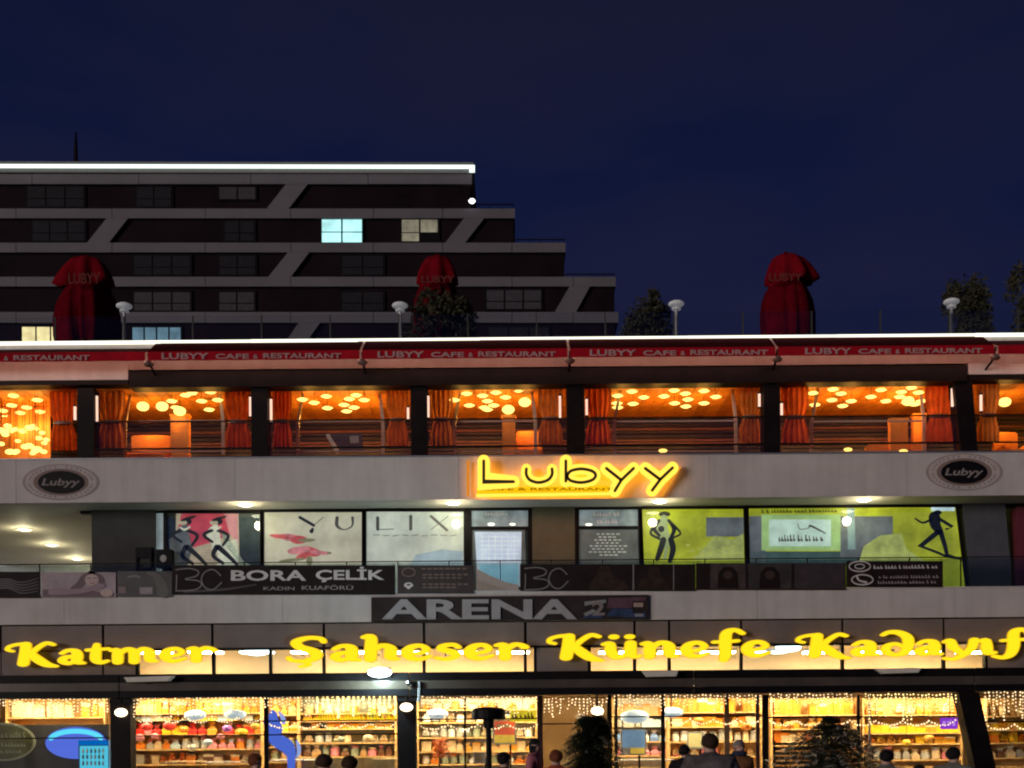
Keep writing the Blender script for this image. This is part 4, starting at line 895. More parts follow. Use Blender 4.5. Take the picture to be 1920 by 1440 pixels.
for k in range(5): bs(b0, 'wave', [(-40, 1094+k*5, 2), (10, 1086+k*4, 2.5), (40, 1092+k*5, 2), (72, 1084+k*6, 1.5)], mat('banner_wave', (0.05, 0.04, 0.045), 0.5))
M_pk = mat('photo_pink', (0.30, 0.23, 0.25), 0.5, var=0.25, scale=1.5); M_pkd = mat('photo_plum', (0.10, 0.05, 0.06), 0.5, var=0.3); M_pks = mat('photo_skin', (0.44, 0.31, 0.28), 0.5)
b1 = banner(77, 217, 1073, 1120, M_pk, 'pinkish grey photo banner of a woman with long dark hair')
bp(b1, 'shade', [(80, 1119), (214, 1119), (214, 1112), (150, 1106), (100, 1104), (80, 1106)], M_pkd, 1)
bs(b1, 'hair', [(172, 1076, 14), (158, 1084, 14), (150, 1096, 14), (136, 1104, 8)], M_pkd, 2); bs(b1, 'hair', [(172, 1076, 12), (188, 1084, 12), (192, 1096, 9)], M_pkd, 2)
bp(b1, 'face', [(172+13*math.cos(2*PI*k/14), 1087-11*math.sin(2*PI*k/14)) for k in range(14)], M_pks, 3)
bp(b1, 'brow', rect(163, 170, 1083, 1084.6), M_pkd, 4); bp(b1, 'brow', rect(175, 182, 1083, 1084.6), M_pkd, 4); bp(b1, 'mouth', rect(168, 177, 1092.5, 1094.2), mat('photo_lip', (0.25, 0.08, 0.09), 0.5), 4)
bs(b1, 'arm', [(96, 1110, 12), (130, 1110, 10), (165, 1106, 9), (194, 1098, 8)], mat('photo_sleeve', (0.24, 0.16, 0.19), 0.5), 5); bp(b1, 'hand', [(200+12*math.cos(2*PI*k/12), 1112-7*math.sin(2*PI*k/12)) for k in range(12)], M_pks, 5)
b2 = banner(220, 322, 1071, 1119, mat('banner_grey', (0.045, 0.042, 0.042), 0.5, var=0.4, scale=2), 'dark banner with a dim figure and two pale patches, left of the white lettered banner')
bp(b2, 'patch', rect(262, 286, 1101, 1114), mat('patch_grey', (0.25, 0.21, 0.21), 0.5, var=0.3), 2); bp(b2, 'patch', rect(222, 236, 1100, 1112), mat('patch_rose', (0.17, 0.11, 0.11), 0.5), 2)
bs(b2, 'figure', [(276, 1074, 5), (290, 1078, 10), (300, 1092, 18), (306, 1110, 22)], mat('fig_grey', (0.085, 0.08, 0.07), 0.5), 2); bs(b2, 'figure', [(240, 1082, 3), (252, 1080, 3), (262, 1082, 3)], M_bln, 2)
def mono(r, x, y, s):   # an interlaced B and C in one hairline
    sx = s
    B = [(x, y+2, 2.2), (x+26*sx, y, 2.2), (x+44*sx, y+5, 2.2), (x+40*sx, y+14, 2.2), (x+18*sx, y+20, 2.2), (x+44*sx, y+23, 2.2), (x+50*sx, y+32, 2.2), (x+36*sx, y+40, 2.2), (x+2, y+42, 2.2)]
    bs(r, 'monogram', B, M_bln, 2); bs(r, 'monogram', [(x+1, y+12, 2), (x+1, y+26, 2), (x, y+42, 2)], M_bln, 2)
    bs(r, 'monogram', [(x+88*sx, y+13, 2.2), (x+74*sx, y+2, 2.2), (x+58*sx, y+6, 2.2), (x+50*sx, y+20, 2.2), (x+58*sx, y+36, 2.2), (x+74*sx, y+39, 2.2), (x+90*sx, y+26, 2.2)], M_bln, 3)
b3 = banner(323, 741, 1060, 1115, M_ban, 'black banner with large white capitals and a hairline monogram at its left')
mono(b3, 330, 1066, 0.95)
letters('BORA', 433, 574, 1069, 1089, YR-0.008, 0.006, 0.025, M_bwh, b3); letters('ÇELİK', 592, 721, 1062.5, 1091.5, YR-0.008, 0.006, 0.025, M_bwh, b3)
letters('KADIN', 494, 552, 1100, 1106.5, YR-0.008, 0.006, 0.01, mat('banner_grey_print', (0.27, 0.23, 0.23), 0.5), b3); letters('KUAFÖRÜ', 566, 662, 1096.5, 1106, YR-0.008, 0.006, 0.01, MATS['banner_grey_print'], b3)
bs(b3, 'sweep', [(345, 1110, 3), (420, 1105, 4), (480, 1096, 2)], mat('banner_wave', (0.05, 0.04, 0.045), 0.5), 1)
b4 = banner(745, 889, 1060, 1113, mat('banner_brown', (0.035, 0.024, 0.02), 0.5, var=0.3), 'dark brown banner with contact icons and small lines of text, right of the white capitals')
M_btx = mat('banner_brown_print', (0.17, 0.115, 0.09), 0.5)
for i, (x0, x1, y) in enumerate(((790, 884, 1065), (792, 878, 1076), (792, 872, 1082), (792, 880, 1094), (792, 860, 1100))):
    for x in range(x0, x1-7, 11): bp(b4, 'text_line', rect(x, x+random.choice((7, 8, 9)), y, y+2.6), M_btx)
def circ(r, cx, cy, rx, ry, m, lay=1, wd=2.0, name='icon_ring'):
    mb = MB(); ribbon(mb, N([(cx+rx*math.cos(2*PI*k/20), cy-ry*math.sin(2*PI*k/20), wd) for k in range(21)]), mapn(YR-0.004*lay), 0.003, straight=True); part(name, mb, m, r)
circ(b4, 766, 1073, 12, 8, M_btx); bp(b4, 'pin_icon', [(766, 1105), (757, 1098), (760, 1093), (766, 1092), (772, 1093), (775, 1098)], M_bwh)
bp(b4, 'pin_icon', rect(763, 769, 1095, 1098), M_ban, 2)
b5 = banner(975, 1304, 1058, 1108, M_ban, 'black banner with a hairline monogram, below the dark olive pillar')
mono(b5, 984, 1064, 0.9)
bp(b5, 'portrait', [(1104, 1106), (1180, 1106), (1172, 1090), (1150, 1080), (1142, 1062), (1124, 1062), (1118, 1080), (1108, 1092)], mat('portrait_brown', (0.034, 0.021, 0.016), 0.6, var=0.5, scale=4, spec=0.1), 2); bp(b5, 'divider', rect(1186, 1189, 1058, 1107), M_bln, 1)
bp(b5, 'portrait', [(1198, 1105), (1256, 1105), (1252, 1090), (1238, 1080), (1236, 1063), (1216, 1063), (1214, 1080), (1200, 1090)], MATS['portrait_brown'], 2); bp(b5, 'divider', rect(1262, 1264, 1058, 1107), M_bln, 1)
b6 = banner(1305, 1586, 1056, 1106, M_ban, 'black banner with four dim portrait squares, below the lime green windows')
for i, (a, b) in enumerate(((1308, 1326), (1332, 1398), (1403, 1484), (1490, 1584))):
    bp(b6, 'portrait', rect(a, b, 1057, 1104), [M_ban, mat('port1', (0.045, 0.03, 0.024), 0.5, var=0.5), mat('port2', (0.035, 0.027, 0.022), 0.5, var=0.5), mat('port3', (0.04, 0.028, 0.028), 0.5, var=0.3)][i], 1)
    if i in (1, 2):
        cx = (a+b)/2; bp(b6, 'portrait_hair', [(cx-20, 1103), (cx+20, 1103), (cx+18, 1074), (cx+8, 1063), (cx-8, 1063), (cx-18, 1074)], mat('port_hair', (0.014, 0.009, 0.008), 0.7, spec=0.1), 2); bp(b6, 'portrait_face', [(cx+9*math.cos(2*PI*k/12), 1078-8*math.sin(2*PI*k/12)) for k in range(12)], mat('port_face', (0.05, 0.032, 0.025), 0.6, spec=0.1), 3)
b7 = banner(1587, 1768, 1052, 1101, M_ban, 'black contact banner with camera and phone icons beside white text')
circ(b7, 1612, 1062, 20, 9.5, M_bwh, 1, 2.4); circ(b7, 1612, 1062, 9, 4.5, M_bwh, 1, 2); circ(b7, 1617, 1087, 20, 9.5, M_bwh, 1, 2.4)
bs(b7, 'phone_icon', [(1607, 1082, 4), (1611, 1088, 3), (1624, 1092, 4)], M_bwh, 1)
marks('lettering', 1638, 1758, 1059, 1066, YR-0.008, M_bwh, b7, 6)
marks('lettering', 1648, 1760, 1078, 1084, YR-0.008, MATS['banner_grey_print'], b7, 7); marks('lettering', 1646, 1758, 1088, 1094, YR-0.008, MATS['banner_grey_print'], b7, 8)
# beige triangle of a folded sheet below the bluish door
fs_ = thing('folded_sheet', tuple(P(935, 1107, -0.03)), 'beige folded sheet tied in the gap between two black banners', 'sheet')
part('cloth', MB().pprism([(893, 1106), (972, 1106), (972, 1096), (950, 1092), (920, 1080), (893, 1066)], -0.04, 0.02), mat('beige_sheet', (0.36, 0.29, 0.25), 0.7), fs_)
part('fold', MB().pprism([(893, 1106), (950, 1106), (893, 1086)], -0.05, 0.008), mat('beige_fold', (0.30, 0.23, 0.19), 0.7), fs_)
# chair and speaker behind the banner at left
ch = thing('gallery_chair', tuple(P(268, 1108, 0.8)), 'black chair standing before the charcoal pillar on the gallery', 'chair')
part('seat', MB().pbox(254, 284, 1064, 1068, 0.7, 0.45), M_black, ch); part('backrest', MB().pbox(254, 284, 1026, 1046, 1.1, 0.05), M_black, ch)
for x in (254.5, 281.5):
    part('leg', MB().pbox(x, x+2.2, 1068, 1106, 0.7, 0.05), M_black, ch); part('leg', MB().pbox(x, x+2.2, 1046, 1106, 1.1, 0.05), M_black, ch)
sp = thing('loudspeaker', tuple(P(309, 1062, 0.9)), 'black loudspeaker with a pale cone beside the leftmost shop window', 'speaker')
part('cabinet', MB().pbox(293, 322, 1030, 1064, 0.9, 0.3), M_black, sp); part('cone', MB().pprism([(306+6*math.cos(2*PI*k/14), 1047-7*math.sin(2*PI*k/14)) for k in range(14)], 0.885, 0.012), mat('cone_grey', (0.30, 0.31, 0.30), 0.5), sp)
part('stand', MB().pbox(304, 310, 1064.5, 1107, 0.98, 0.12), M_black, sp)
# ------------------------------------------------------------------ board with grey capitals on the lower parapet
YA = -0.10
ar = thing('mall_board', tuple(P(955, 1163, YA)), 'dark board with wide grey capitals and damaged right end, on the lower parapet', 'sign')
part('board', MB().pprism([(696, 1166), (1216, 1161), (1216, 1115), (696, 1120)], YA, 0.09), mat('board_brown', (0.030, 0.021, 0.020), 0.6, var=0.3, scale=1.5, spec=0.12), ar)
M_agr = mat('capital_grey', (0.30, 0.275, 0.27), 0.45, var=0.1)
letters('ARENA', 716, 1082, 1123.5, 1161, YA-0.06, 0.06, 0.03, M_agr, ar)
M_sc = [mat('screen_grey', (0.22, 0.21, 0.2), 0.3), mat('screen_blue', (0.03, 0.045, 0.09), 0.3, var=0.5), mat('screen_rose', (0.10, 0.05, 0.06), 0.3, var=0.4), mat('screen_tan', (0.34, 0.24, 0.19), 0.3)]
for pts, k in (([(1096, 1128), (1136, 1124), (1136, 1130), (1110, 1133), (1096, 1136)], 0), ([(1136, 1155), (1186, 1158), (1186, 1142), (1150, 1140)], 1), ([(1138, 1140), (1186, 1140), (1186, 1120), (1142, 1121)], 2), (rect(1188, 1206, 1130, 1138), 3), (rect(1186, 1210, 1149, 1158), 1), (rect(1190, 1206, 1151, 1156), 0), (rect(1186, 1212, 1120, 1127), 2),
                ([(1094, 1150), (1112, 1142), (1118, 1146), (1098, 1156)], 0), ([(1090, 1160), (1130, 1158), (1126, 1150), (1100, 1153)], 1)):
    part('screen_piece', MB().pprism(pts, YA-0.02-0.004*random.random(), 0.018), M_sc[k], ar)
part('lettering', text_mb('2', 1110, 1134, 1128, 1154, YA-0.03, 0.008, 0.03), mat('digit_grey', (0.19, 0.16, 0.15), 0.5), ar)
# ------------------------------------------------------------------ yellow script signs: pen strokes in letter space (cap height 1, x height 0.66)
G = {
 'K': (1.02, [[(.10,.64,.08),(.00,.70,.08),(.03,.84,.09),(.18,.93,.10),(.36,.95,.13)], [(.38,.93,.2),(.36,.5,.22),(.32,.06,.22)], [(.94,.90,.10),(.80,.97,.12),(.63,.78,.12),(.47,.50,.13)], [(.47,.54,.16),(.62,.26,.23),(.80,.02,.2),(1.0,-.07,.09)]]),
 'a': (.60, [[(.10,.50,.10),(.22,.62,.12),(.38,.58,.18),(.42,.38,.21),(.41,.12,.2),(.54,.05,.1)], [(.36,.37,.1),(.16,.30,.16),(.11,.15,.17),(.23,.05,.14),(.38,.14,.1)]]),
 't': (.50, [[(.22,.86,.12),(.20,.5,.2),(.20,.18,.2),(.30,.06,.15),(.44,.12,.09)], [(.03,.62,.11),(.22,.64,.1),(.46,.66,.1)]]),
 'm': (1.02, [[(.02,.58,.1),(.13,.60,.15),(.15,.35,.21),(.15,.06,.2)], [(.18,.42,.12),(.34,.62,.15),(.48,.50,.2),(.49,.06,.2)], [(.52,.42,.12),(.66,.62,.15),(.80,.50,.2),(.81,.14,.2),(.94,.07,.1)]]),
 'n': (.74, [[(.02,.58,.1),(.13,.60,.15),(.15,.35,.21),(.15,.06,.2)], [(.18,.42,.12),(.36,.62,.15),(.52,.50,.2),(.53,.14,.2),(.66,.07,.1)]]),
 'e': (.58, [[(.14,.27,.1),(.36,.31,.11),(.46,.45,.12),(.35,.60,.13),(.18,.55,.16),(.10,.34,.2),(.16,.12,.18),(.32,.05,.13),(.52,.17,.08)]]),
 'r': (.58, [[(.02,.58,.1),(.14,.60,.15),(.17,.35,.21),(.17,.06,.2)], [(.20,.42,.12),(.34,.60,.14),(.46,.58,.13),(.53,.50,.15)]]),
 'S': (.80, [[(.70,.80,.10),(.64,.93,.12),(.42,.97,.13),(.20,.82,.17),(.26,.60,.19),(.52,.40,.22),(.56,.18,.18),(.36,.02,.14),(.12,.06,.1),(.06,.17,.09)], [(.36,-.02,.09),(.42,-.12,.1),(.28,-.2,.08)]]),
 'h': (.72, [[(.04,.97,.12),(.16,.98,.18),(.16,.5,.21),(.15,.06,.2)], [(.19,.42,.12),(.36,.62,.15),(.52,.50,.2),(.52,.14,.2),(.64,.07,.1)]]),
 's': (.56, [[(.46,.52,.1),(.36,.63,.12),(.18,.58,.14),(.16,.44,.16),(.36,.31,.18),(.40,.15,.15),(.24,.04,.12),(.06,.10,.09)]]),
 'ü': (.74, [[(.02,.58,.1),(.14,.60,.16),(.15,.3,.21),(.24,.06,.17),(.40,.10,.12),(.52,.3,.12)], [(.53,.62,.2),(.53,.2,.21),(.60,.06,.13),(.70,.10,.08)], [(.20,.88,.17),(.22,.88,.17)], [(.50,.88,.17),(.52,.88,.17)]]),
 'f': (.58, [[(.60,.96,.1),(.46,1.10,.13),(.30,1.00,.19),(.27,.6,.21),(.27,.1,.21),(.24,-.12,.15)], [(.06,.62,.1),(.26,.63,.1),(.50,.66,.1)]]),
 'd': (.66, [[(.06,.92,.1),(.18,1.03,.13),(.38,1.00,.17),(.54,.78,.2),(.55,.40,.2),(.46,.12,.18),(.28,.04,.14),(.12,.18,.17),(.14,.42,.16),(.30,.52,.12),(.44,.40,.1)]]),
 'y': (.70, [[(.02,.58,.1),(.13,.62,.16),(.18,.35,.2),(.32,.12,.16)], [(.60,.64,.18),(.55,.30,.17),(.40,.02,.15),(.20,-.18,.12),(.02,-.14,.1)]]),
 'ı': (.36, [[(.02,.58,.1),(.13,.62,.16),(.15,.3,.21),(.17,.08,.19),(.30,.08,.1)]]),
 'F': (.60, [[(.62,.86,.1),(.56,1.02,.12),(.42,1.06,.16),(.32,.90,.2),(.32,.4,.22),(.26,.02,.19),(.12,-.14,.14),(-.06,-.08,.1)], [(.10,.60,.1),(.30,.62,.1),(.58,.64,.1)]]),
}
def script_sign(word, x0, x1, yl, yr, cap, label, glow):
    """word of raised glowing letters; the baseline runs from picture height yl to yr"""
    adv = [G[c][0] for c in word]; tot = sum(adv)-0.03; Y = -0.30
    r = thing('script_sign', tuple(P((x0+x1)/2, (yl+yr)/2, Y)), label, 'sign', 'yellow script signs above the ground floor')
    pen = 0; ex = (x1-x0)/tot
    for c, a in zip(word, adv):
        mb = MB(); sd = MB(); br = MB()
        for i, st in enumerate(G[c][1]):
            def fn(x, y, yy=Y+i*0.002):
                X = x0+(pen+x)*ex; return P(X, yl+(yr-yl)*(X-x0)/(x1-x0)-y*cap, yy)
            ribbon(mb, st, fn, 0.02, n=5)
            def fn2(x, y, yy=Y+0.03+i*0.002):
                X = x0+(pen+x)*ex; return P(X, yl+(yr-yl)*(X-x0)/(x1-x0)-y*cap, yy)
            ribbon(sd, st, fn2, 0.06, grow=0.022, n=5)
        o = part('letter', mb, M_yel, r); part('letter_back', sd, M_letb, o)
        px = x0+(pen+a*0.4)*ex
        part('stand_off', MB().pbox(px-1.5, px+1.5, yl-cap*0.3-2, yl-cap*0.3+2, Y+0.1, YC-Y-0.1), M_black, o)
        pen += a
    return r
M_letb = mat('letter_shell', (0.62, 0.42, 0.02), 0.4, emit=(1.0, 0.6, 0.01), es=0.55)
script_sign('Katmer', 14, 402, 1248, 1240, 42, 'yellow script word at the left end of the row above the ground floor', 1)
script_sign('Saheser', 535, 986, 1241, 1236, 46, 'yellow script word second in the row, above the white floodlight', 1)
script_sign('Künefe', 1030, 1445, 1236, 1231, 46, 'yellow script word third in the row, with two dots', 1)
script_sign('KadayıF', 1497, 1925, 1232, 1226, 43, 'yellow script word running off the right edge of the photo', 1)

# mezzanine ceiling lamps and beams behind the clerestory
def slab_lamp(px, py, Y, wx, label, group, m, wy_=0.5, h=0.05):
    p = P(px, py, Y); r = thing('ceiling_lamp', tuple(p), label, 'lamp', group)
    part('diffuser', MB().box(p.x-wx/2, p.x+wx/2, Y-wy_/2, Y+wy_/2, p.z-h, p.z), m, r); part('housing', MB().box(p.x-wx/2-0.03, p.x+wx/2+0.03, Y-wy_/2-0.03, Y+wy_/2+0.03, p.z+0.002, p.z+0.08), M_white, r)
    return r
M_mez = emat('mezzanine_lamp_glow', (1.0, 0.75, 0.42), 52.0); M_mezc = emat('mezzanine_cool_glow', (0.7, 0.93, 1.0), 8.0)
for q_, px in enumerate(range(290, 1860, 96)):
    if 990 < px < 1110: continue
    slab_lamp(px, 1222, 1.6, 1.1, 'glowing ceiling lamp behind the clerestory, %s of the row from the left' % ORD[q_], 'ceiling lamps behind the clerestory', M_mezc if px in (482, 1442) else M_mez)
for px, l in ((482, 'cool white ceiling lamp between the first two yellow words'), (1478, 'cool white ceiling lamp between the last two yellow words')):
    p = P(px, 1221 if px < 900 else 1214, 0.7); r = thing('dome_lamp', tuple(p), l, 'lamp')
    part('dome', MB().ball(p, 0.2, 12, 6, 2.2, 1, 0.75), M_mezc, r, smooth=True); part('cord', MB().tube([(p.x, 0.7, p.z+0.1), (p.x, 0.7, zb)], 0.01, 4), M_dark, r)

# ------------------------------------------------------------------ black pergola in front of the shops
YP = -3.5
pg = thing('pergola', (0, -1.7, 0), 'long black pergola beam and canopy in front of the lit shops', 'pergola')
zt_, zmid, zlow = P(960, 1257, YP).z, P(960, 1274, YP).z, P(960, 1291, YP).z; zbot = P(960, 1304, YP).z
xa, xb = P(XL, 1280, YP).x, P(XR, 1280, YP).x
M_strip = mat('bronze_strip', (0.085, 0.066, 0.048), 0.28, 0.2, var=0.3, scale=1, spec=0.6)
for a, b in ((XL, 222), (224, 766), (768, 1300), (1302, 1826), (1828, XR)):
    part('cassette', level(a, b, 1259, 1274, YP+0.05, 0.35), M_dark, pg); part('valance_strip', level(a, b, 1274.5, 1290, YP, 0.4), M_strip, pg); part('gutter', level(a, b, 1290.5, 1303, YP-0.06, 0.5), M_black, pg)
part('canopy_sheet', MB().add([(xa, YP+0.42, zbot+0.35), (xb, YP+0.42, zbot+0.35), (xb, 0.02, zbot+0.75), (xa, 0.02, zbot+0.75), (xa, YP+0.42, zbot+0.30), (xb, YP+0.42, zbot+0.30), (xb, 0.02, zbot+0.70), (xa, 0.02, zbot+0.70)],
     [(0, 1, 2, 3), (7, 6, 5, 4), (0, 4, 5, 1), (1, 5, 6, 2), (2, 6, 7, 3), (3, 7, 4, 0)]), mat('canopy_cloth', (0.03, 0.028, 0.03), 0.8), pg)
for x in range(-300, 2250, 128):
    X = P(x, 1300, -1.8).x; part('rafter', MB().prism([(X, YP+0.45, zbot+0.1), (X+0.08, YP+0.45, zbot+0.1), (X+0.08, YP+0.45, zbot+0.27), (X, YP+0.45, zbot+0.27)], 3.0), M_black, pg)
def post(x0, x1, lean=0, label=None):
    Yq = YP+0.1; a, b = P(x0, 1380, Yq).x, P(x1, 1380, Yq).x
    mb = MB().prism([(a+lean, Yq, 0.05), (b+lean, Yq, 0.05), (b, Yq, zbot-0.004), (a, Yq, zbot-0.004)], 0.45); part('post', mb, M_dark, pg)
    part('post_foot', MB().box(a+lean-0.08, b+lean+0.08, Yq-0.08, Yq+0.53, 0.0, 0.05), M_dark, pg)
post(207, 245); post(745, 780); post(1797, 1836, 0.62)
for a, b, x in ((205, 247, 226), (743, 782, 762)): part('post_head', level(a, b, 1305, 1313, YP, 0.6), M_black, pg)
part('pipe', MB().tube([P(786, 1278, YP-0.05), P(786, 1300, YP-0.05), P(785, 1316, YP-0.05)], 0.05), M_pole, pg)
part('knob', MB().ball(P(768, 1281, YP-0.1), 0.11, 10, 6), mat('chrome', (0.6, 0.62, 0.63), 0.15, 1.0), pg)
# floodlights on the beam
M_flood = mat('flood_grey', (0.62, 0.58, 0.50), 0.6)
def flood(pts, label, lit=False):
    Y = YP-0.25; cx = sum(p[0] for p in pts)/4; r = thing('floodlight', tuple(P(cx, pts[0][1], Y)), label, 'floodlight', 'floodlights along the pergola beam')
    part('housing', MB().pprism(pts, Y, 0.18), M_flood, r)
    q = [((x-cx)*0.9+cx, (y-pts[0][1])*0.75+pts[0][1]-1.2) for x, y in pts]; part('lens', MB().pprism(q, Y-0.012, 0.01), mat('flood_lens', (0.66, 0.62, 0.52), 0.5), r)
    part('arm', MB().pbox(cx-3, cx+3, pts[0][1]-3, pts[0][1]+3, Y+0.182, 0.12), M_dark, r); return r
flood([(238, 1279), (316, 1277), (326, 1267), (232, 1270)], 'unlit grey floodlight at the left, below the first yellow word')
flood([(1213, 1269), (1268, 1268), (1272, 1257), (1204, 1258)], 'unlit grey floodlight below the third yellow word')
flood([(1655, 1263), (1722, 1261), (1728, 1252), (1642, 1254)], 'unlit grey floodlight below the last yellow word')
Yf = YP-0.25; p = P(712, 1261, Yf); fl = thing('floodlight', tuple(p), 'brilliant white lit floodlight glaring on the pergola beam', 'floodlight', 'floodlights along the pergola beam')
M_flo = emat('flood_glow', (0.85, 1.0, 1.0), 20.0)
part('lens', MB().ball(p, 0.2, 14, 8, 1.75, 0.8, 0.72), M_flo, fl, smooth=True)
part('housing', MB().box(p.x-0.3, p.x+0.3, Yf+0.17, Yf+0.3, p.z-0.14, p.z+0.16), M_dark, fl)
l = bpy.data.lights.new('flood_beam', 'POINT'); l.energy = 420; l.color = (0.6, 0.92, 1.0); l.shadow_soft_size = 0.2
lo = bpy.data.objects.new('flood_beam', l); C.objects.link(lo); lo.parent = fl; lo.location = (0, -0.35, -0.02)
# round lamps on the posts
M_glob = emat('warm_globe', (1.0, 0.80, 0.50), 4.0)
for px, py, l in ((227, 1336, 'warm globe lamp on the left pergola post'), (762, 1326, 'warm globe lamp on the middle pergola post'), (1120, 1333, 'pinkish globe lamp beside the tall dark shrub')):
    Y = YP-0.02; p = P(px, py, Y); r = thing('globe_lamp', tuple(p), l, 'lamp'); part('globe', MB().ball(p, 0.16, 12, 8, 1.2, 0.9, 0.8), M_glob, r, smooth=True)
    part('holder', MB().tube([(p.x, Y, p.z+0.1), (p.x, Y+0.02, p.z+0.3), (p.x, Y+0.1, zbot+0.05)], 0.035), M_dark, r)

# ------------------------------------------------------------------ fairy lights
def fairy(x0, x1, ytop, drops, seed, label, Y=YP+0.2, size=0.024, ncol=None, m=None):
    rnd = random.Random(seed); wire = MB(); bulbs = MB(); n = ncol or int((x1-x0)/7)
    r = thing('string_lights', tuple(P((x0+x1)/2, ytop, Y)), label, 'string lights', 'fairy light curtains under the pergola')
    wire.tube([P(x0+(x1-x0)*k/10, ytop+math.sin(k)*0.5, Y) for k in range(11)], 0.008, 4)
    for k in range(n):
        x = x0+(k+0.5)*(x1-x0)/n+rnd.uniform(-1, 1); dl_ = rnd.uniform(*drops)
        wire.tube([P(x, ytop, Y), P(x+rnd.uniform(-1, 1), ytop+dl_, Y)], 0.005, 3)
        yy = ytop+rnd.uniform(1, 4)
        while yy < ytop+dl_:
            bulbs.ball(P(x+rnd.uniform(-1.2, 1.2), yy, Y), size*rnd.uniform(.7, 1.2), 5, 3); yy += rnd.uniform(4.5, 7.5)
    part('wire', wire, M_dark, r); part('bulbs', bulbs, m or M_fairy, r, kind='stuff')
fairy(-40, 205, 1309, (16, 42), 1, 'curtain of fairy lights hanging at the left edge under the beam')
fairy(247, 590, 1306, (8, 40), 2, 'curtain of fairy lights left of the middle post')
fairy(590, 745, 1304, (16, 44), 3, 'brightest curtain of fairy lights, beside the middle post', size=0.045, ncol=16, m=emat('fairy_yellow', (1.0, 0.78, 0.3), 2.6))
fairy(782, 1010, 1305, (8, 44), 4, 'curtain of fairy lights between the middle post and the maroon mullion')
fairy(1018, 1140, 1308, (5, 40), 5, 'fairy lights above the tall dark shrub')
fairy(1441, 1600, 1300, (8, 40), 6, 'short fairy lights above the conifer')
fairy(1620, 1795, 1300, (10, 60), 7, 'fairy lights left of the leaning right post', m=MATS['fairy_yellow'])
fairy(1845, 2000, 1296, (20, 56), 8, 'long fairy lights right of the leaning right post')
fairy(1150, 1428, 1302, (8, 34), 9, 'fairy lights above the door bay and the man in grey')
# swags of bulbs looped across the shop glass
def swag(x0, x1, y0, dip, n, seed, label):
    rnd = random.Random(seed); Y = YG-0.12; wire = MB(); bulbs = MB(); r = thing('light_garland', tuple(P((x0+x1)/2, y0, Y)), label, 'string lights', 'light garlands looped across the shop glass')
    pts = []
    for k in range(n*10+1):
        u = k/10; f = u-int(u) if k < n*10 else 0; pts.append((x0+(x1-x0)*k/(n*10), y0+dip*4*f*(1-f)))
    wire.tube([P(x, y, Y) for x, y in pts], 0.007, 3)
    for x, y in pts: bulbs.ball(P(x+rnd.uniform(-1, 1), y+rnd.uniform(0, 2), Y), rnd.uniform(.022, .034), 5, 3)
    part('wire', wire, M_dark, r); part('bulbs', bulbs, M_fairy, r, kind='stuff')
swag(250, 494, 1344, 9, 5, 1, 'looped light garland across the second bay, over the red goods'); swag(505, 742, 1356, 8, 5, 2, 'looped light garland left of the middle post'); swag(784, 1006, 1358, 8, 4, 3, 'looped light garland behind the patio heater')
swag(1250, 1426, 1348, 8, 4, 4, 'looped light garland above the man in grey'); swag(1444, 1792, 1350, 9, 7, 5, 'long looped light garland above the conifer'); swag(1848, 2010, 1358, 9, 3, 6, 'looped light garland at the right edge')
# ------------------------------------------------------------------ inside the shops
for k, px in enumerate(range(40, 1920, 118)):
    slab_lamp(px, lv(px, 1295), 2.4, 1.2, 'glowing panel lamp under the shop ceiling, %s from the left' % ORD[k], 'panel lamps under the shop ceiling', M_ceilamp, 0.9)
    if k % 2 == 0: slab_lamp(px+59, lv(px, 1293), 1.0, 1.6, 'added unseen panel lamp near the shop glass, %s from the left' % ORD[k//2], 'added unseen lamps near the shop glass', M_ceilamp, 0.5)  # extra row added out of sight to brighten the fronts of lower goods
part('shop_room_ceiling', MB().box(P(XL, 1300, 0.5).x, P(XR, 1300, 0.5).x, YG+0.12, 8.2, P(960, 1289, YG).z+0.03, P(960, 1289, YG).z+0.1), M_cream, mall)
def gm(name, c): return mat('goods_'+name, c, 0.4, var=0.25, scale=6)
GM = {k: gm(k, c) for k, c in dict(gold=(.55, .26, .02), yellow=(.72, .44, .015), orange=(.64, .19, .012), red=(.60, .02, .015), pink=(.66, .22, .26), cream=(.70, .54, .32), white=(.78, .76, .72), brown=(.16, .07, .03),
      tan=(.50, .31, .13), grey=(.38, .38, .36), sage=(.24, .28, .2), blue=(.14, .25, .55), sky=(.45, .6, .7), violet=(.32, .1, .45)).items()}
PROTO = {}
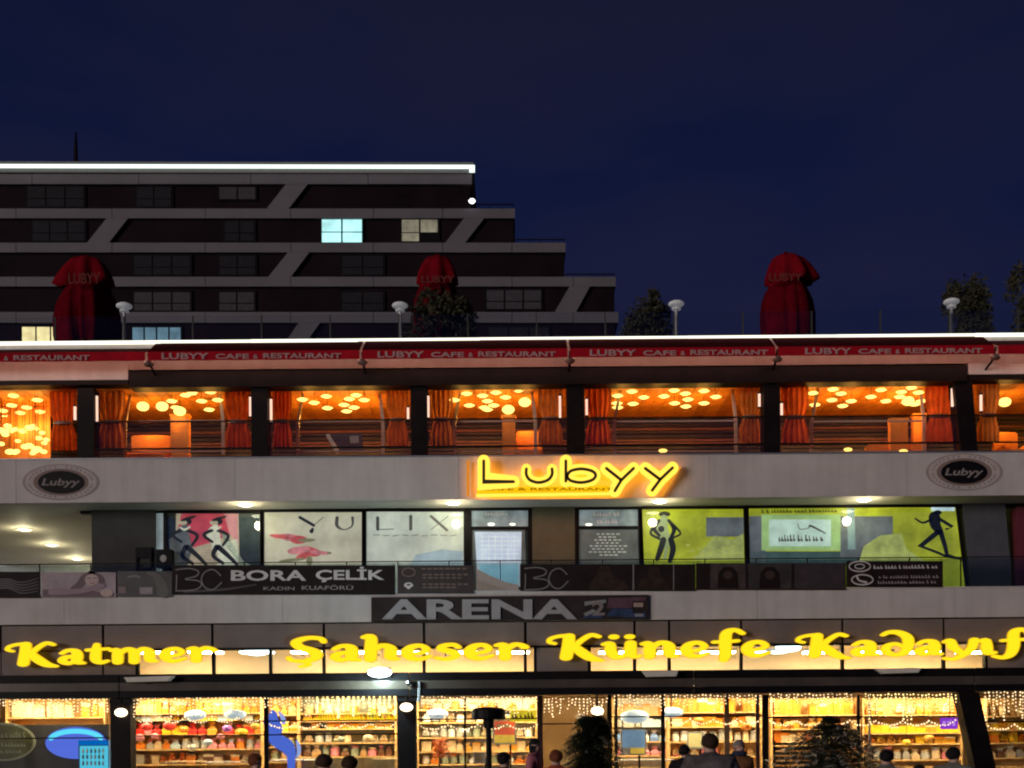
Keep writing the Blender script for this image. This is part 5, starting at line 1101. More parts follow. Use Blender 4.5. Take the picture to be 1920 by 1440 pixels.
def goods_mesh(kind, col, cap):
    key = (kind, col, cap)
    if key in PROTO: return PROTO[key]
    mb = MB()
    if kind == 'gift_box':
        mb.box(-.5, .5, -.35, .35, 0, .72); mb.mi = 1; mb.box(-.53, .53, -.38, .38, .722, .95); mb.box(-.09, .09, -.39, .39, .952, 1.0)
    elif kind == 'jar':
        mb.lathe((0, 0, 0), [(.36, 0), (.45, .06), (.45, .66), (.33, .78)], 9); mb.mi = 1; mb.lathe((0, 0, 0), [(.36, .785), (.37, .97), (.3, 1.0)], 9)
    elif kind == 'sweet_bag':
        mb.add([(-.4, -.28, 0), (.4, -.28, 0), (.4, .28, 0), (-.4, .28, 0), (-.48, -.3, .35), (.48, -.3, .35), (.48, .3, .35), (-.48, .3, .35), (-.16, -.08, .72), (.16, -.08, .72), (.16, .08, .72), (-.16, .08, .72)],
               [(3, 2, 1, 0)]+[(a, a+1 if a % 4 < 3 else a-3, (a+1 if a % 4 < 3 else a-3)+4, a+4) for a in range(8)]); mb.mi = 1
        mb.add([(-.16, -.08, .721), (.16, -.08, .721), (.16, .08, .721), (-.16, .08, .721), (-.36, -.14, 1), (.36, -.14, 1), (.36, .14, 1), (-.36, .14, 1)], [(4, 5, 6, 7)]+[(a, (a+1) % 4, (a+1) % 4+4, a+4) for a in range(4)])
    elif kind == 'sweet_tray':
        mb.lathe((0, 0, 0), [(.2, 0), (.5, .1), (.52, .16)], 10); mb.mi = 1
        for q, (x, z) in enumerate(((-.3, .18), (-.1, .18), (.1, .18), (.3, .18), (-.2, .42), (0, .42), (.2, .42), (-.1, .66), (.1, .66))): mb.ball((x, (q % 3-1)*.08, z+.12), .14, 6, 4)
    me = mb.mesh(kind, [GM[col], GM[cap]]); PROTO[key] = me; return me
KINDL = {'gift_box': 'box', 'jar': 'jar', 'sweet_bag': 'bag', 'sweet_tray': 'tray'}
def goods(kind, px, py, Y, w_px, h_px, col, cap, label, group):
    p = P(px, py, Y); o = bpy.data.objects.new(kind, goods_mesh(kind, col, cap)); C.objects.link(o); o.location = p; k = 1/S(Y)
    o.scale = (w_px*k, min(w_px*k, 0.5), h_px*k); tag(o, label, KINDL[kind], group); return o
def shelf(x0, x1, rows, Y, label, m=M_wood, back=None):
    """open shelving: back, two sides and one board under every row of goods"""
    b = P((x0+x1)/2, 1400, Y); a, c = P(x0, 1400, Y).x, P(x1, 1400, Y).x; zt = P((x0+x1)/2, 1309, Y).z
    r = thing('shelving', (b.x, Y, 0.05), label, 'shelf')
    part('back', MB().box(a, c, Y+0.3, Y+0.34, 0.05, zt), back or M_shback, r)
    for e in (a-0.05, c): part('side', MB().box(e, e+0.05, Y-0.28, Y+0.34, 0.05, zt), m, r)
    for y in rows:
        z = P((x0+x1)/2, y, Y).z; part('board', MB().box(a+0.002, c-0.002, Y-0.28, Y+0.298, z-0.045, z-0.003), m, r)
    part('plinth', MB().box(a, c, Y-0.2, Y+0.29, 0.05, 0.5), m, r)
    return r
M_shback = mat('shelf_back', (0.62, 0.36, 0.11), 0.6, var=0.2)
M_bsage = mat('shelf_back_sage', (0.34, 0.36, 0.28), 0.6, var=0.3); M_bpale = mat('shelf_back_pale', (0.62, 0.58, 0.50), 0.6, var=0.2)
rg = random.Random(21)
def stock(x0, x1, y, hmax, pal, kinds, Y, label, group, wpx=(13, 21), skip=0.03):
    x = x0+5; lab = []
    while x < x1-8:
        wv = rg.uniform(*wpx)
        if rg.random() > skip:
            col = rg.choice(pal); cap = rg.choice(pal+['cream']); k_ = rg.choice(kinds); lab.append((goods(k_, x+wv/2, y, Y, wv*0.97, hmax*rg.uniform(.74, 1.08), col, cap, label, group), col, k_))
        x += wv
    for i, (o, col, k_) in enumerate(lab):
        o['label'] = '%s %s, %s in row of %s' % (col, KINDL[k_], ORD[min(i, 19)], label)
GB, JR, SB, ST = 'gift_box', 'jar', 'sweet_bag', 'sweet_tray'
M_shelf = mat('shelf_board', (0.58, 0.36, 0.14), 0.6, var=0.4)
def zone(x0, x1, Y, label, rows, place, m=M_shelf, back=None):
    shelf(x0, x1, [r[0] for r in rows], Y, label, m, back)
    for y, h, pal, kinds, what in rows: stock(x0, x1, y, h*1.12, pal, kinds, Y, what+' '+place, what+' '+place)
zone(250, 492, 3.2, 'tall goods shelving in the second bay, reds and pinks in its middle', [
    (1337, 20, ['orange', 'gold', 'tan'], [GB, SB], 'orange and gold packets'), (1352, 11, ['cream', 'yellow', 'white', 'sky'], [ST, GB], 'pale trays and boxes'),
    (1377, 20, ['red', 'pink', 'red', 'gold', 'yellow'], [GB, SB], 'red, pink and yellow packets'), (1404, 20, ['pink', 'grey', 'sky', 'cream', 'orange'], [SB, JR], 'pale and pink bags'), (1432, 20, ['brown', 'orange', 'cream', 'grey'], [ST, GB], 'brown and cream trays')], 'left of the blue figure')
zone(565, 742, 3.4, 'goods shelving with bright yellow rows left of the middle post', [
    (1337, 16, ['tan', 'cream', 'gold'], [JR, ST], 'pale jars'), (1351, 11, ['yellow', 'yellow', 'gold'], [GB, SB], 'bright yellow boxes'), (1366, 11, ['orange', 'gold', 'yellow'], [GB], 'orange boxes'),
    (1392, 17, ['sage', 'grey', 'tan', 'cream'], [ST, JR], 'sage and grey jars'), (1418, 18, ['tan', 'sage', 'brown', 'pink'], [JR, SB], 'dull brown jars')], 'left of the middle post', back=M_bsage)
zone(786, 1004, 3.4, 'shelving with grey and tan jars right of the middle post', [
    (1330, 13, ['gold', 'tan', 'cream'], [JR, ST], 'gold jars'), (1354, 17, ['grey', 'sky', 'tan', 'white'], [ST, JR], 'grey jars'), (1382, 18, ['grey', 'sage', 'white', 'cream'], [JR, ST], 'pale grey jars'), (1408, 18, ['tan', 'gold', 'cream'], [GB, SB], 'tan boxes'), (1432, 18, ['sage', 'orange', 'white'], [JR, SB], 'mixed jars')], 'behind the patio heater', back=M_bpale)
zone(1254, 1424, 3.4, 'amber boxed shelving behind the man in grey', [
    (1335, 22, ['orange', 'gold', 'orange'], [GB], 'amber boxes'), (1362, 18, ['gold', 'orange', 'cream'], [GB, SB], 'amber and cream boxes'), (1390, 20, ['grey', 'cream', 'white'], [JR], 'white jars'), (1418, 18, ['tan', 'pink', 'white'], [ST], 'pale trays')], 'behind the man in grey')
zone(1445, 1606, 3.3, 'amber shelving behind the conifer', [
    (1340, 24, ['orange', 'gold', 'gold'], [GB], 'gold boxes'), (1366, 18, ['orange', 'gold', 'tan'], [GB, SB], 'orange packets'), (1396, 22, ['orange', 'cream', 'tan'], [GB, JR], 'orange and tan packets')], 'behind the conifer')
zone(1616, 1796, 3.3, 'bright yellow goods shelving left of the leaning post', [
    (1340, 22, ['gold', 'cream', 'orange'], [SB, ST], 'gold bags'), (1374, 14, ['yellow', 'yellow', 'gold'], [GB], 'yellow boxes'), (1394, 14, ['orange', 'yellow', 'gold'], [ST, GB], 'orange trays'), (1424, 20, ['pink', 'grey', 'cream', 'tan'], [SB, JR], 'pink and grey bags')], 'left of the leaning post')
zone(1846, 2010, 3.0, 'orange goods shelving at the right edge of the photo', [
    (1342, 18, ['tan', 'cream'], [JR, SB], 'tan jars'), (1368, 16, ['orange', 'gold', 'yellow'], [GB], 'bright orange boxes'), (1392, 18, ['yellow', 'orange', 'gold'], [GB, ST], 'yellow and orange boxes'), (1420, 18, ['grey', 'cream', 'brown'], [SB], 'dull bags')], 'at the right edge')
zone(20, 200, 3.6, 'shelving of cream and tan goods at the left edge above the dark wall', [(1345, 26, ['cream', 'tan', 'cream', 'gold'], [GB, JR], 'cream boxes')], 'at the left edge')
zone(502, 560, 3.6, 'narrow gold goods shelving behind the blue figure', [(1340, 22, ['gold', 'tan'], [SB], 'gold bags'), (1372, 24, ['gold', 'yellow', 'orange'], [GB, SB], 'yellow packets'), (1400, 20, ['sage', 'grey'], [JR], 'grey jars'), (1428, 20, ['sage', 'tan'], [JR], 'sage jars')], 'behind the blue figure')
zone(1150, 1248, 4.2, 'pale shelving in the door bay behind the blue poster', [(1340, 18, ['tan', 'orange'], [GB], 'tan boxes'), (1364, 18, ['white', 'sky', 'grey'], [JR, GB], 'white jars'), (1390, 20, ['sky', 'blue', 'white'], [GB, SB], 'sky blue packets'), (1416, 18, ['grey', 'tan', 'pink'], [SB], 'pink and tan bags')], 'in the door bay', back=M_bpale)
# paper lanterns and balloons hanging among the goods
for px, py, rad, col, what in ((275, 1363, .17, 'red', 'red paper lantern, left of the red pair above the second bay goods'), (318, 1361, .2, 'red', 'larger red paper lantern above the second bay goods'), (345, 1368, .14, 'orange', 'orange paper lantern beside the larger red one'),
        (262, 1383, .15, 'pink', 'pink paper lantern low beside the left post'), (290, 1380, .13, 'pink', 'pale pink paper lantern below the red ones'), (426, 1366, .15, 'violet', 'violet paper lantern left of the blue figure'), (414, 1381, .12, 'pink', 'small pink lantern under the violet one'),
        (455, 1373, .16, 'yellow', 'yellow paper lantern beside the violet one'), (390, 1392, .14, 'sky', 'pale blue paper lantern low in the second bay'), (478, 1362, .14, 'gold', 'gold paper lantern next to the blue figure'), (360, 1402, .15, 'grey', 'grey paper lantern low in the second bay'),
        (690, 1384, .15, 'cream', 'cream lantern left of the middle post'), (640, 1386, .12, 'sage', 'sage lantern over the dull jars'), (872, 1372, .13, 'white', 'white lantern left of the patio heater'), (1310, 1352, .16, 'orange', 'orange lantern behind the man in grey'), (1400, 1362, .17, 'orange', 'big orange lantern left of the maroon mullion at the right'),
        (1480, 1360, .16, 'orange', 'orange lantern left of the conifer tip'), (1700, 1392, .13, 'yellow', 'yellow lantern over the orange trays'), (1742, 1384, .15, 'gold', 'gold lantern left of the purple sign')):
    p = P(px, py, 2.2); r = thing('paper_lantern', tuple(p), what, 'lantern')
    part('globe', MB().ball(p, rad, 10, 7, 1.2, 1, .85), GM[col], r); part('ring', MB().lathe((p.x, 2.2, p.z+rad*.8), [(rad*.35, 0), (rad*.35, .03)], 8), M_dark, r); part('cord', MB().tube([(p.x, 2.2, p.z+rad*.8), (p.x, 2.2, 3.2)], .006, 4), M_dark, r)
# display counters
def counter(x0, x1, ytop, Y, label, top):
    a, c = P(x0, 1430, Y).x, P(x1, 1430, Y).x; zt = P((x0+x1)/2, ytop, Y).z; r = thing('display_counter', ((a+c)/2, Y, 0.05), label, 'counter')
    part('base', MB().box(a, c, Y, Y+0.6, 0.05, zt-0.35), M_white, r); part('glass_case', MB().box(a+0.02, c-0.02, Y+0.02, Y+0.58, zt-0.348, zt-0.042), M_glass, r); part('top', MB().box(a-0.03, c+0.03, Y-0.03, Y+0.63, zt-0.04, zt), top, r)
counter(312, 376, 1427, 1.7, 'cream topped display counter near the left post', GM['cream']); counter(386, 440, 1428, 1.7, 'pale display counter beside the cream one', GM['white'])
counter(508, 590, 1424, 1.7, 'white topped counter right of the blue figure', GM['white']); counter(1160, 1262, 1424, 1.7, 'white display counter left of the man in grey', GM['white'])
counter(700, 742, 1422, 1.6, 'narrow counter left of the middle post', GM['cream'])
# dark wall with a round sign and a blue neon disc, cyan fridge
dw = thing('partition_wall', tuple(P(60, 1430, 1.3)), 'dark partition with a pale round sign at the lower left', 'wall')
a, b = P(-60, 1400, 1.3).x, P(204, 1400, 1.3).x; zt = P(80, 1359, 1.3).z
part('panel', MB().box(a, b, 1.3, 1.45, 0.6, zt), mat('partition_dark', (0.035, 0.033, 0.035), 0.5, var=0.3), dw); part('base', MB().box(a, b, 1.28, 1.46, 0.05, 0.598), GM['tan'], dw)
ms = thing('round_sign', tuple(P(8, 1424, 1.26)), 'olive round sign with a pale rim and script at the lower left edge', 'sign')
def disc(r, name, cx, cy, rx, ry, Y, d, m): return part(name, MB().pprism([(cx+rx*math.cos(2*PI*k/28), cy-ry*math.sin(2*PI*k/28)) for k in range(28)], Y, d), m, r)
disc(ms, 'rim', 6, 1391, 61, 36, 1.27, 0.025, mat('rim_sage', (0.34, 0.36, 0.3), 0.5)); disc(ms, 'face', 6, 1391, 56, 32.5, 1.262, 0.007, mat('face_olive', (0.10, 0.10, 0.045), 0.5, var=0.4, scale=3))
marks('lettering', -20, 48, 1372, 1384, 1.255, GM['sage'], ms, 31); marks('lettering', -26, 50, 1392, 1400, 1.255, GM['sage'], ms, 32); marks('lettering', -14, 40, 1406, 1412, 1.255, GM['sage'], ms, 33)
bd = thing('neon_disc', tuple(P(140, 1424, 1.2)), 'glowing blue oval sign above the cyan drinks fridge', 'sign')
disc(bd, 'disc', 142, 1393, 57, 30, 1.22, 0.06, emat('blue_neon', (0.11, 0.18, 0.85), 1.0))
mbq = MB(); ribbon(mbq, N([(142+48*math.cos(PI*k/14), 1388-17*math.sin(PI*k/14), 9) for k in range(1, 14)]), mapn(1.205), 0.012); part('crescent', mbq, emat('cyan_neon', (0.12, 0.75, 1.0), 1.2), bd)
fg = thing('drinks_fridge', tuple(P(175, 1440, 0.9)), 'cyan lit drinks fridge with a blue header at the lower left', 'fridge')
a, b = P(146, 1420, 0.75).x, P(203, 1420, 0.75).x; zt = P(175, 1388, 0.75).z
part('cabinet', MB().box(a, b, 0.80, 1.18, 0.06, zt), mat('fridge_blue', (0.03, 0.12, 0.32), 0.4), fg); part('header', MB().box(a+0.01, b-0.01, 0.77, 0.798, zt-0.16, zt-0.01), emat('fridge_head', (0.0, 0.16, 0.62), 0.9), fg)
part('lit_door', MB().box(a+0.06, b-0.02, 0.765, 0.798, 0.3, zt-0.19), emat('fridge_door', (0.10, 0.62, 0.86), 1.0), fg)
rb = random.Random(3)
for j, y in enumerate((1409, 1420, 1432)):
    for i in range(6): p = P(156+i*7.5, y, 0.755); part('bottle', MB().lathe(p, [(.035, -.05), (.035, .05), (.014, .085), (.014, .11)], 7), GM[rb.choice(['sky', 'white', 'blue', 'sage'])], fg)
# blue glowing figure
bf = thing('blue_inflatable', tuple(P(525, 1424, 1.0)), 'glowing blue twisted inflatable figure standing among the goods', 'inflatable')
M_bl = emat('inflatable_blue', (0.10, 0.19, 0.86), 0.85); M_bl2 = emat('inflatable_pale', (0.35, 0.48, 0.95), 0.9)
def chain(pts, Y=1.0): return MB().tube([P(x, y, Y) for x, y, _ in pts], [r_ for _, _, r_ in pts], 12)
part('upper_lobe', chain(catmull([(508, 1332, .04), (512, 1340, .16), (507, 1352, .25), (516, 1364, .27), (528, 1371, .12)], 4)), M_bl, bf, smooth=True)
part('lower_lobe', chain(catmull([(500, 1378, .08), (518, 1388, .22), (536, 1398, .24), (544, 1410, .2), (546, 1422, .14), (546, 1470, .12)], 4)), M_bl, bf, smooth=True)
part('pale_streak', chain(catmull([(556, 1388, .03), (560, 1400, .07), (560, 1412, .06), (556, 1420, .03)], 4), 0.85), M_bl2, bf, smooth=True)
part('pale_streak', chain(catmull([(522, 1334, .03), (530, 1345, .08), (532, 1358, .06)], 4), 0.85), M_bl2, bf, smooth=True)
# hanging white oval shades, posters, purple sign
for px, py, l in ((366, 1341, 'pale blue oval hanging shade above the red goods'), (441, 1340, 'white oval hanging shade left of the blue figure'), (820, 1339, 'blue and white oval hanging shade right of the middle post'), (1190, 1344, 'large pale blue oval shade in the door bay'), (1260, 1336, 'white oval shade beside the larger blue one')):
    p = P(px, py, 1.4); r = thing('oval_shade', tuple(p), l, 'lamp'); big = 1.3 if px == 1190 else 1
    part('shade', MB().ball(p, 0.24*big, 12, 8, 1.6, .8, .75), mat('oval_pale', (0.55, 0.68, 0.78), 0.4, emit=(0.6, 0.8, 1.0), es=0.45), r, smooth=True); part('cord', MB().tube([(p.x, 1.4, p.z+0.15), (p.x, 1.4, 3.25)], 0.01, 4), M_dark, r)
def poster(x0, x1, y0, y1, Y, label, blocks, frame=M_white):
    r = thing('poster_stand', tuple(P((x0+x1)/2, 1440, Y)), label, 'poster'); part('board', MB().pbox(x0, x1, y0, y1, Y, 0.05), frame, r)
    part('stand_leg', MB().box(P((x0+x1)/2, 0, Y).x-0.03, P((x0+x1)/2, 0, Y).x+0.03, Y+0.052, Y+0.1, 0.05, P(x0, y1, Y).z+0.2), M_dark, r)
    for i, (a, b, c, d, m) in enumerate(blocks): part('print', MB().pprism(rect(a, b, c, d), Y-0.004*(i+1), 0.0035), m, r)
poster(924, 968, 1349, 1396, 1.2, 'red and yellow poster right of the patio heater pole', [(927, 965, 1352, 1378, printmat('poster_red', (0.75, 0.13, 0.06), 0.5)), (927, 965, 1378, 1393, printmat('poster_yellow', (0.85, 0.55, 0.08), 0.5)), (932, 955, 1358, 1364, GM['cream'])])
poster(1164, 1212, 1366, 1416, 1.2, 'blue poster stand in the door bay', [(1167, 1209, 1369, 1402, printmat('poster_blue', (0.16, 0.28, 0.45), 0.6)), (1182, 1209, 1402, 1413, printmat('poster_yellow', (0.85, 0.55, 0.08), 0.5))])
poster(1288, 1318, 1372, 1404, 1.3, 'lit yellow notice left of the man in grey', [(1291, 1315, 1375, 1401, printmat('notice_yellow', (0.9, 0.68, 0.25), 0.7))])
poster(888, 910, 1410, 1432, 0.8, 'small white menu card left of the patio heater pole', [(892, 906, 1414, 1428, GM['cream'])])
ys_ = thing('yellow_sign', tuple(P(980, 1356, 0.9)), 'lit yellow hanging sign beside the maroon mullion', 'sign'); part('board', MB().pbox(956, 1006, 1332, 1353, 0.9, 0.05), printmat('sign_board_yellow', (0.85, 0.62, 0.03), 0.8, 0.3, 4), ys_); marks('lettering', 960, 1002, 1336, 1346, 0.893, GM['brown'], ys_, 41); part('cord', MB().tube([P(980, 1332, 0.92), P(980, 1306, 0.92)], 0.01, 4), M_dark, ys_)
ps = thing('purple_sign', tuple(P(1781, 1370, 0.8)), 'glowing purple sign left of the leaning post', 'sign'); part('board', MB().pbox(1764, 1796, 1346, 1367, 0.8, 0.05), emat('purple_glow', (0.32, 0.05, 0.75), 0.9), ps); part('cord', MB().tube([P(1780, 1346, .82), P(1780, 1306, .82)], 0.01, 4), M_dark, ps)
for k in range(3): part('stroke', MB().pbox(1768+k*9, 1773+k*9, 1352, 1361, 0.79, 0.008), emat('purple_pale', (0.6, 0.3, 1.0), 1.0), ps)
yw = thing('yellow_word_sign', tuple(P(665, 1353, 0.9)), 'small yellow glowing word strip under the brightest fairy lights', 'sign'); marks('lettering', 598, 742, 1336, 1350, 0.9, M_yel, yw, 44); part('backing', MB().pbox(596, 744, 1349.5, 1352, 0.91, 0.03), M_dark, yw)
# orange bouquet
ob = thing('orange_tree', (P(824, 1410, 0.9).x, 0.9, 0.05), 'small ornamental tree with orange leaves behind the middle post', 'tree'); rnd = random.Random(4); c = P(824, 1404, 0.9)
part('crown', crown(tuple(c), .36, .3, .34, 420, .12, rnd), mat('orange_leaf', (0.62, 0.16, 0.03), 0.6, var=0.4, scale=6), ob); part('trunk', MB().tube([(c.x, .9, .4), (c.x, .9, c.z)], [.04, .025]), M_bark, ob); part('pot', MB().lathe((c.x, .9, .05), [(.16, 0), (.24, .35), (.2, .37)], 12), M_pot, ob)

# ------------------------------------------------------------------ terrace in front: heater, shrubs, people
ht = thing('patio_heater', (P(917, 1340, -8).x, -8, 0), 'black mushroom patio heater standing before the shop glass', 'heater'); hp = P(916, 1327, -8); X = hp.x
part('hood', MB().lathe((X, -8, hp.z), [(.40, -.30), (.43, -.27), (.42, -.06), (.36, -.01), (.1, 0.02)], 20), M_black, ht, smooth=False); part('burner', MB().lathe((X, -8, hp.z), [(.12, -.52), (.14, -.302)], 12), M_dark, ht)
part('pole', MB().lathe((X, -8, 0), [(.075, .7), (.07, hp.z-.52)], 10), M_black, ht); part('gas_housing', MB().lathe((X, -8, 0), [(.3, .02), (.3, .65), (.12, .7)], 16), M_dark, ht)
M_con = mat('conifer_needles', (0.028, 0.042, 0.022), 0.35, var=0.5, scale=5); M_con2 = mat('highlight_needles', (0.52, 0.50, 0.42), 0.4, var=0.4, scale=5)
def conifer(x0, x1, ytop, Y, seed, label, drooping, n_b, pale, name='conifer'):
    rnd = random.Random(seed); t = P((x0+x1)/2, ytop, Y); k = 1/S(Y); R = (x1-x0)/2*k; H = t.z
    r = thing(name, (t.x, Y, 0), label, 'tree'); part('pot', MB().lathe((t.x, Y, 0), [(.28, 0), (.36, .42), (.3, .44)], 14), M_pot, r); part('trunk', MB().tube([(t.x, Y, .4), (t.x, Y, H*.6), (t.x, Y, H-.02)], [.06, .04, .012]), M_bark, r)
    mb = MB(); mp_ = MB()
    for i in range(n_b):
        u = (i+rnd.random())/n_b
        if name == 'conifer': u = (int(u*9)+0.25*rnd.random())/9
        z = 0; z = H-0.05-(H-0.6)*u; L = R*drooping(u)*rnd.uniform(.75, 1.05); a = rnd.random()*2*PI
        d = Vector((math.cos(a), math.sin(a)*.9, 0)); tgt = mp_ if rnd.random() < pale and u > .12 else mb
        for s in range(9):
            f = (s+1)/9; p = Vector((t.x, Y, z))+d*L*f+Vector((0, 0, .10*math.sin(f*2.6)-.26*L*f*f))
            for q in (-1, 1):
                sd = Vector((-d.y, d.x, 0))*q; v = (d*.7+sd*rnd.uniform(.35, .9)+Vector((0, 0, rnd.uniform(-.4, .25)))).normalized(); uu = v.cross(Vector((0, 0, 1))).normalized()
                tgt.card(p, (uu, v), .085+.05*(1-f), .20+.16*(1-f)*L)
    part('needles', mb, M_con, r)
    if mp_.v: part('highlight_sprays', mp_, M_con2, r)  # pale needle colour stands in for white highlights on the branches
conifer(1455, 1662, 1349, -7, 8, 'broad conifer with sprays coloured pale as highlights standing before the yellow goods', lambda u: .08+1.05*min(1, u*2.4)**.9, 470, .22)
conifer(1056, 1162, 1344, -7.5, 9, 'tall dark shrub of even width left of the door bay', lambda u: .45+.6*min(1, u*2.2), 620, .02, 'tall_shrub')
bx_ = thing('slatted_planter', (P(1490, 1410, -6).x, -6, 0), 'dark slatted planter screen left of the conifer', 'planter')
for k in range(6): part('slat', MB().pbox(1450, 1545, 1392+k*9, 1397+k*9, -5.6, 0.03), M_dark, bx_)
for x in (1450, 1541): part('post', MB().pbox(x, x+4, 1388, 1490, -5.569, 0.05), M_dark, bx_)

def skin_obj(name, verts, edges, radii, m, sub=1, parent=None):
    me = bpy.data.meshes.new(name); me.from_pydata(verts, edges, []); o = bpy.data.objects.new(name, me); C.objects.link(o)
    o.modifiers.new('s', 'SKIN'); sv = me.skin_vertices[0].data
    for v, rr in zip(sv, radii): v.radius = (rr, rr) if not isinstance(rr, tuple) else rr
    sv[0].use_root = True; s = o.modifiers.new('u', 'SUBSURF'); s.levels = sub; s.render_levels = sub
    dg = bpy.context.evaluated_depsgraph_get(); ev = bpy.data.meshes.new_from_object(o.evaluated_get(dg)); bpy.data.objects.remove(o); bpy.data.meshes.remove(me)
    ev.materials.clear(); ev.materials.append(m); ev.polygons.foreach_set('use_smooth', [True]*len(ev.polygons)); ev.name = name
    o = bpy.data.objects.new(name, ev); C.objects.link(o)
    if parent: o.parent = parent
    return o
def skinmat(nm, c): return mat(nm, c, 0.5, var=0.1)
SK = [skinmat('skin_light', (0.50, 0.30, 0.22)), skinmat('skin_tan', (0.38, 0.21, 0.14))]
def person(px, ptop, Y, yaw, top, hair, label, seated=False, long_hair=False, skin=0, stretch=1.12, bulk=1.0, legs=(0.03, 0.03, 0.04), lean=0.0, scarf=None):
    t = P(px, ptop, Y); H = 1.72; head_top = t.z
    base = head_top-H if not seated else head_top-1.30
    base = max(base, 0.0) if seated else 0.0
    kz = (head_top-base)/(H if not seated else 1.30)
    r = thing('person', (t.x, Y, base), label, 'person'); r.rotation_euler = (0, 0, yaw); r.scale = (stretch*kz, kz*1.05, kz)
    hz = 0.95 if not seated else 0.53           # hip height
    V, E, R = [], [], []
    def add(p, rad, par=None):
        V.append(p); R.append(rad); i = len(V)-1
        if par is not None: E.append((par, i))
        return i
    # y- is the facing side
    def trunk():
        hip = add((0, 0, hz), (.15, .11)); w_ = add((0, lean*.3, hz+.18), (.14, .10), hip); ch_ = add((0, lean*.7, hz+.38), (.165, .115), w_); nk = add((0, lean, hz+.50), (.07, .07), ch_)
        return hip, ch_, nk
    hip, ch_, nk = trunk()
    n1 = add((0, lean-.01, hz+.56), .055, nk); h1 = add((0, lean-.02, hz+.63), (.072, .085), n1); h2 = add((0, lean-.02, hz+.69), (.078, .098), h1); h3 = add((0, lean-.01, hz+.745), (.052, .065), h2)
    add((0, lean-.115, hz+.655), .014, h1)      # nose
    for s in (-1, 1): add((s*.088, lean, hz+.66), .016, h2)   # ears
    arms, legsv = [], []
    for s in (-1, 1):
        sh = add((s*.19, lean*.8, hz+.44), .062, ch_)
        el = add((s*.25, lean*.4+.02, hz+.17), .044, sh) if not seated else add((s*.25, lean*.4-.06, hz+.18), .044, sh)
        wr = add((s*.24, -.10, hz-.06), .030, el) if not seated else add((s*.17, -.30, hz+.20), .030, el)
        arms.append((s, sh, el, wr))
        hd = add((s*.235, -.12, hz-.13) if not seated else (s*.15, -.37, hz+.20), (.038, .022), wr)
        for f in range(4):
            q = (s*(.215+.014*f), -.13-.004*f, hz-.19) if not seated else (s*(.13+.016*f), -.42, hz+.195); q2 = (q[0], q[1]+.008, q[2]-.045-.008*(f in (1, 2))) if not seated else (q[0], q[1]-.04-.01*(f in (1, 2)), q[2]-.02)
            a_ = add(q, .0095, hd); add(q2, .008, a_)
        th = add((s*.20, -.15, hz-.12) if not seated else (s*.10, -.37, hz+.22), .011, wr); add((s*.195, -.165, hz-.155) if not seated else (s*.09, -.41, hz+.22), .009, th)
    for s in (-1, 1):
        lt = add((s*.09, 0, hz-.06), .09, hip)
        kn = add((s*.10, -.02, .50), .060, lt) if not seated else add((s*.11, -.42, hz), .068, lt)
        an = add((s*.10, .01, .09), .042, kn) if not seated else add((s*.11, -.44, .09), .042, kn)
        ft = add((s*.11, an and (-.12 if not seated else -.56), .04), .036, an); legsv.append((s, lt, kn, an))
    skin_obj('body', V, E, R, SK[skin], 1, r)
    # jacket
    JV, JE, JR = [], [], []
    def addj(p, rad, par=None):
        JV.append(p); JR.append(rad); i = len(JV)-1
        if par is not None: JE.append((par, i))
        return i
    b = bulk; j0 = addj((0, 0, hz-.10), (.20*b, .155*b)); j1 = addj((0, lean*.3, hz+.16), (.19*b, .15*b), j0); j2 = addj((0, lean*.7, hz+.37), (.21*b, .155*b), j1); j3 = addj((0, lean, hz+.50), (.10, .095), j2); addj((0, lean, hz+.57), (.088, .09), j3)
    for s, sh, el, wr in arms:
        a1 = addj(V[sh], .088*b, j2); a2 = addj(tuple(V[el]), .070*b, a1); addj(tuple(V[wr]), .05, a2)
    skin_obj('jacket', JV, JE, JR, top, 1, r)
    TV, TE, TR = [], [], []
    TV.append((0, 0, hz)); TR.append((.165, .125))
    for s, lt, kn, an in legsv:
        i = len(TV); TV += [V[lt], V[kn], tuple(V[an])]; TR += [.105, .08, .062]; TE += [(0, i), (i, i+1), (i+1, i+2)]
    skin_obj('trousers', TV, TE, TR, mat('trousers_dark', (.03, .03, .036), .8), 1, r)
    for s, lt, kn, an in legsv:
        q = V[an]; part('shoe', MB().ball((s*.11, q[1]-.07, .05), .055, 8, 5, .85, 2.3, .8), M_black, r, smooth=True); r.children[-1].location = (0, 0, 0)
    # hair cap: a shell over the top and back of the head
    mb = MB(); NN, JJ = 16, 7; vs, fs = [], []
    for j in range(JJ+1):
        for i in range(NN):
            a = 2*PI*i/NN; back = .5+.5*math.sin(a); ph = (j/JJ)*(PI*.37+back*PI*(.40 if not long_hair else .42))
            rr = .097*(1+.05*math.sin(a*5+j)+.03*math.sin(a*9)); x = rr*math.sin(ph)*math.cos(a)*.92; y = rr*1.12*math.sin(ph)*math.sin(a); z = .118*math.cos(ph)
            if long_hair and back > .45 and j >= JJ-1: z -= .16*(j-JJ+2)*.5
            vs.append((x, lean-.005+y, hz+.685+z))
    for j in range(JJ):
        for i in range(NN): fs.append((j*NN+i, j*NN+(i+1) % NN, (j+1)*NN+(i+1) % NN, (j+1)*NN+i))
    hm = MB().add(vs, fs).mesh('hair', hair, (0, 0, 0), True); part('hair', None, None, r, me=hm)
    for s in (-1, 1):
        part('eye', None, None, r, me=MB().ball((s*.032, lean-.098, hz+.685), .011, 6, 4).mesh('eye', M_black))
    if scarf: part('scarf', None, None, r, me=MB().lathe((0, lean-.01, hz+.50), [(.09, 0), (.125, .03), (.12, .075), (.08, .1)], 14, 1.05, 1.0).mesh('scarf', scarf, (0, 0, 0), True))
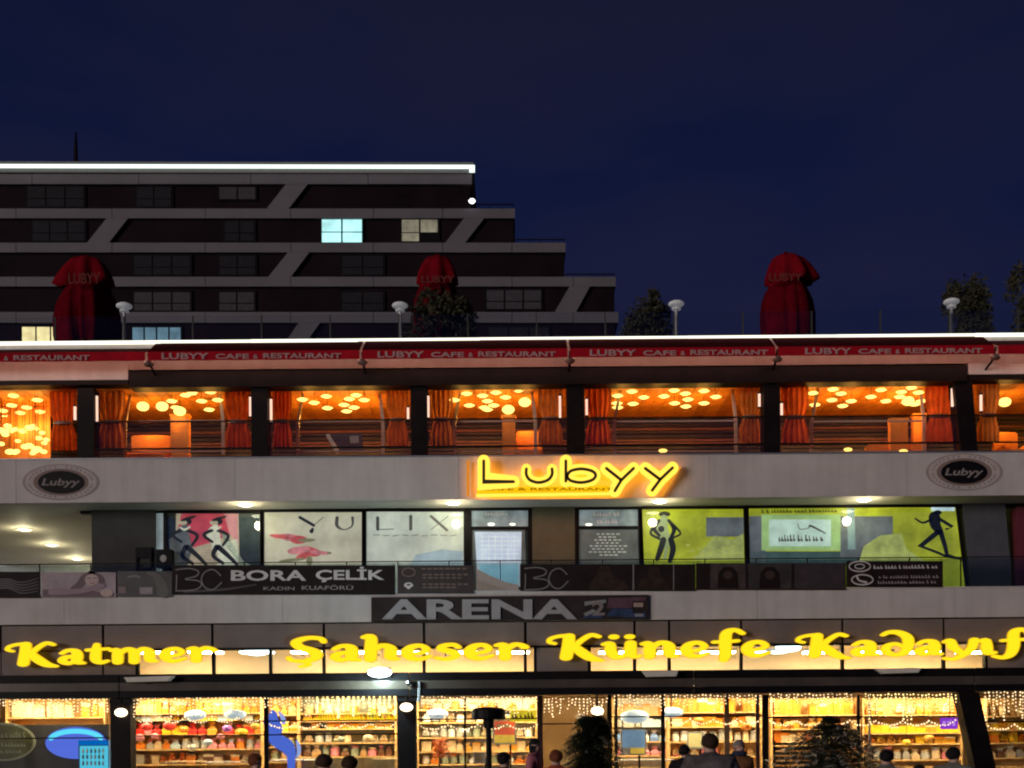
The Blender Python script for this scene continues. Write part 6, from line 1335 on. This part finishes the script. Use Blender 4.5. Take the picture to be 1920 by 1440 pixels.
    if seated:
        ca, sa = math.cos(yaw), math.sin(yaw); q = thing('terrace_chair', (t.x, Y, base), 'dark terrace chair of the '+' '.join(label.split()[:11]), 'chair'); q.rotation_euler = (0, 0, yaw); q.scale = (kz, kz, kz)
        def cp(n, *bx): part(n, None, None, q, me=MB().box(*bx).mesh(n, M_wood2))
        cp('seat', -.24, .24, -.24, .22, hz-.14, hz-.10); cp('backrest', -.22, .22, .225, .26, hz-.12, hz+.24)
        for x in (-.23, .19):
            for y in (-.23, .18): cp('leg', x, x+.04, y, y+.04, -base/kz, hz-.142)
    return r
_oldshoe = None
HB = mat('hair_black', (.012, .010, .010), .5, var=.4, scale=30, bump=.4, spec=.1); HBr = mat('hair_brown', (.045, .026, .016), .5, var=.4, scale=30, bump=.4, spec=.1); HG = mat('hair_grey', (.22, .19, .17), .5, var=.4, scale=30, bump=.4, spec=.1); HR = mat('hair_auburn', (.16, .05, .02), .5, var=.4, scale=30, bump=.4, spec=.1)
J = {k: mat('cloth_'+k, c, .9, var=.45, scale=7, bump=.5, spec=.1) for k, c in dict(grey=(.13, .115, .11), black=(.016, .015, .017), red=(.33, .012, .016), rust=(.36, .075, .04), orange=(.42, .19, .07), navy=(.04, .045, .08), brown=(.13, .05, .04), sage=(.16, .16, .13), pink=(.4, .14, .16)).items()}
person(1331, 1379, -22, PI, J['grey'], HBr, 'person in a grey quilted jacket seen from behind, in front of the shop door', bulk=1.3, stretch=1.3)
person(1283, 1399, -18, PI*.8, J['black'], HB, 'person in black at the left elbow of the one in grey', stretch=1.2)
person(1385, 1390, -18, .5, J['orange'], HG, 'grey haired person in an orange jacket and navy scarf', scarf=J['navy'], stretch=1.2)
person(1002, 1387, -17, 1.3, J['pink'], HB, 'dark haired person in pink turned sideways by the maroon mullion', long_hair=True, stretch=1.2)
person(944, 1413, -18, 2.6, J['black'], HB, 'dark haired seated person in black by the patio heater', True, stretch=1.25)
person(1042, 1409, -18, PI, J['rust'], HR, 'seated person in rust red left of the tall shrub', True, stretch=1.25)
person(607, 1417, -19, PI, J['red'], HBr, 'seated person in a red jacket, left of the red pair', True, stretch=1.5, bulk=1.1)
person(655, 1420, -19, PI, J['red'], HBr, 'seated person in a red jacket, right of the red pair', True, stretch=1.4, bulk=1.1)
person(468, 1416, -18, 2.2, J['brown'], HR, 'seated person in brown left of the white counter', True, stretch=1.5, lean=-.08)
person(1662, 1408, -18, 2.9, J['sage'], HB, 'seated dark haired person right of the conifer', True, stretch=1.3)
person(1787, 1404, -18, 2.4, J['sage'], HB, 'seated person in a sage top at the foot of the leaning post', True, stretch=1.3)
person(1724, 1436, -18, PI, J['black'], HB, 'person of whom only black hair shows above the lower edge', True, stretch=1.3)
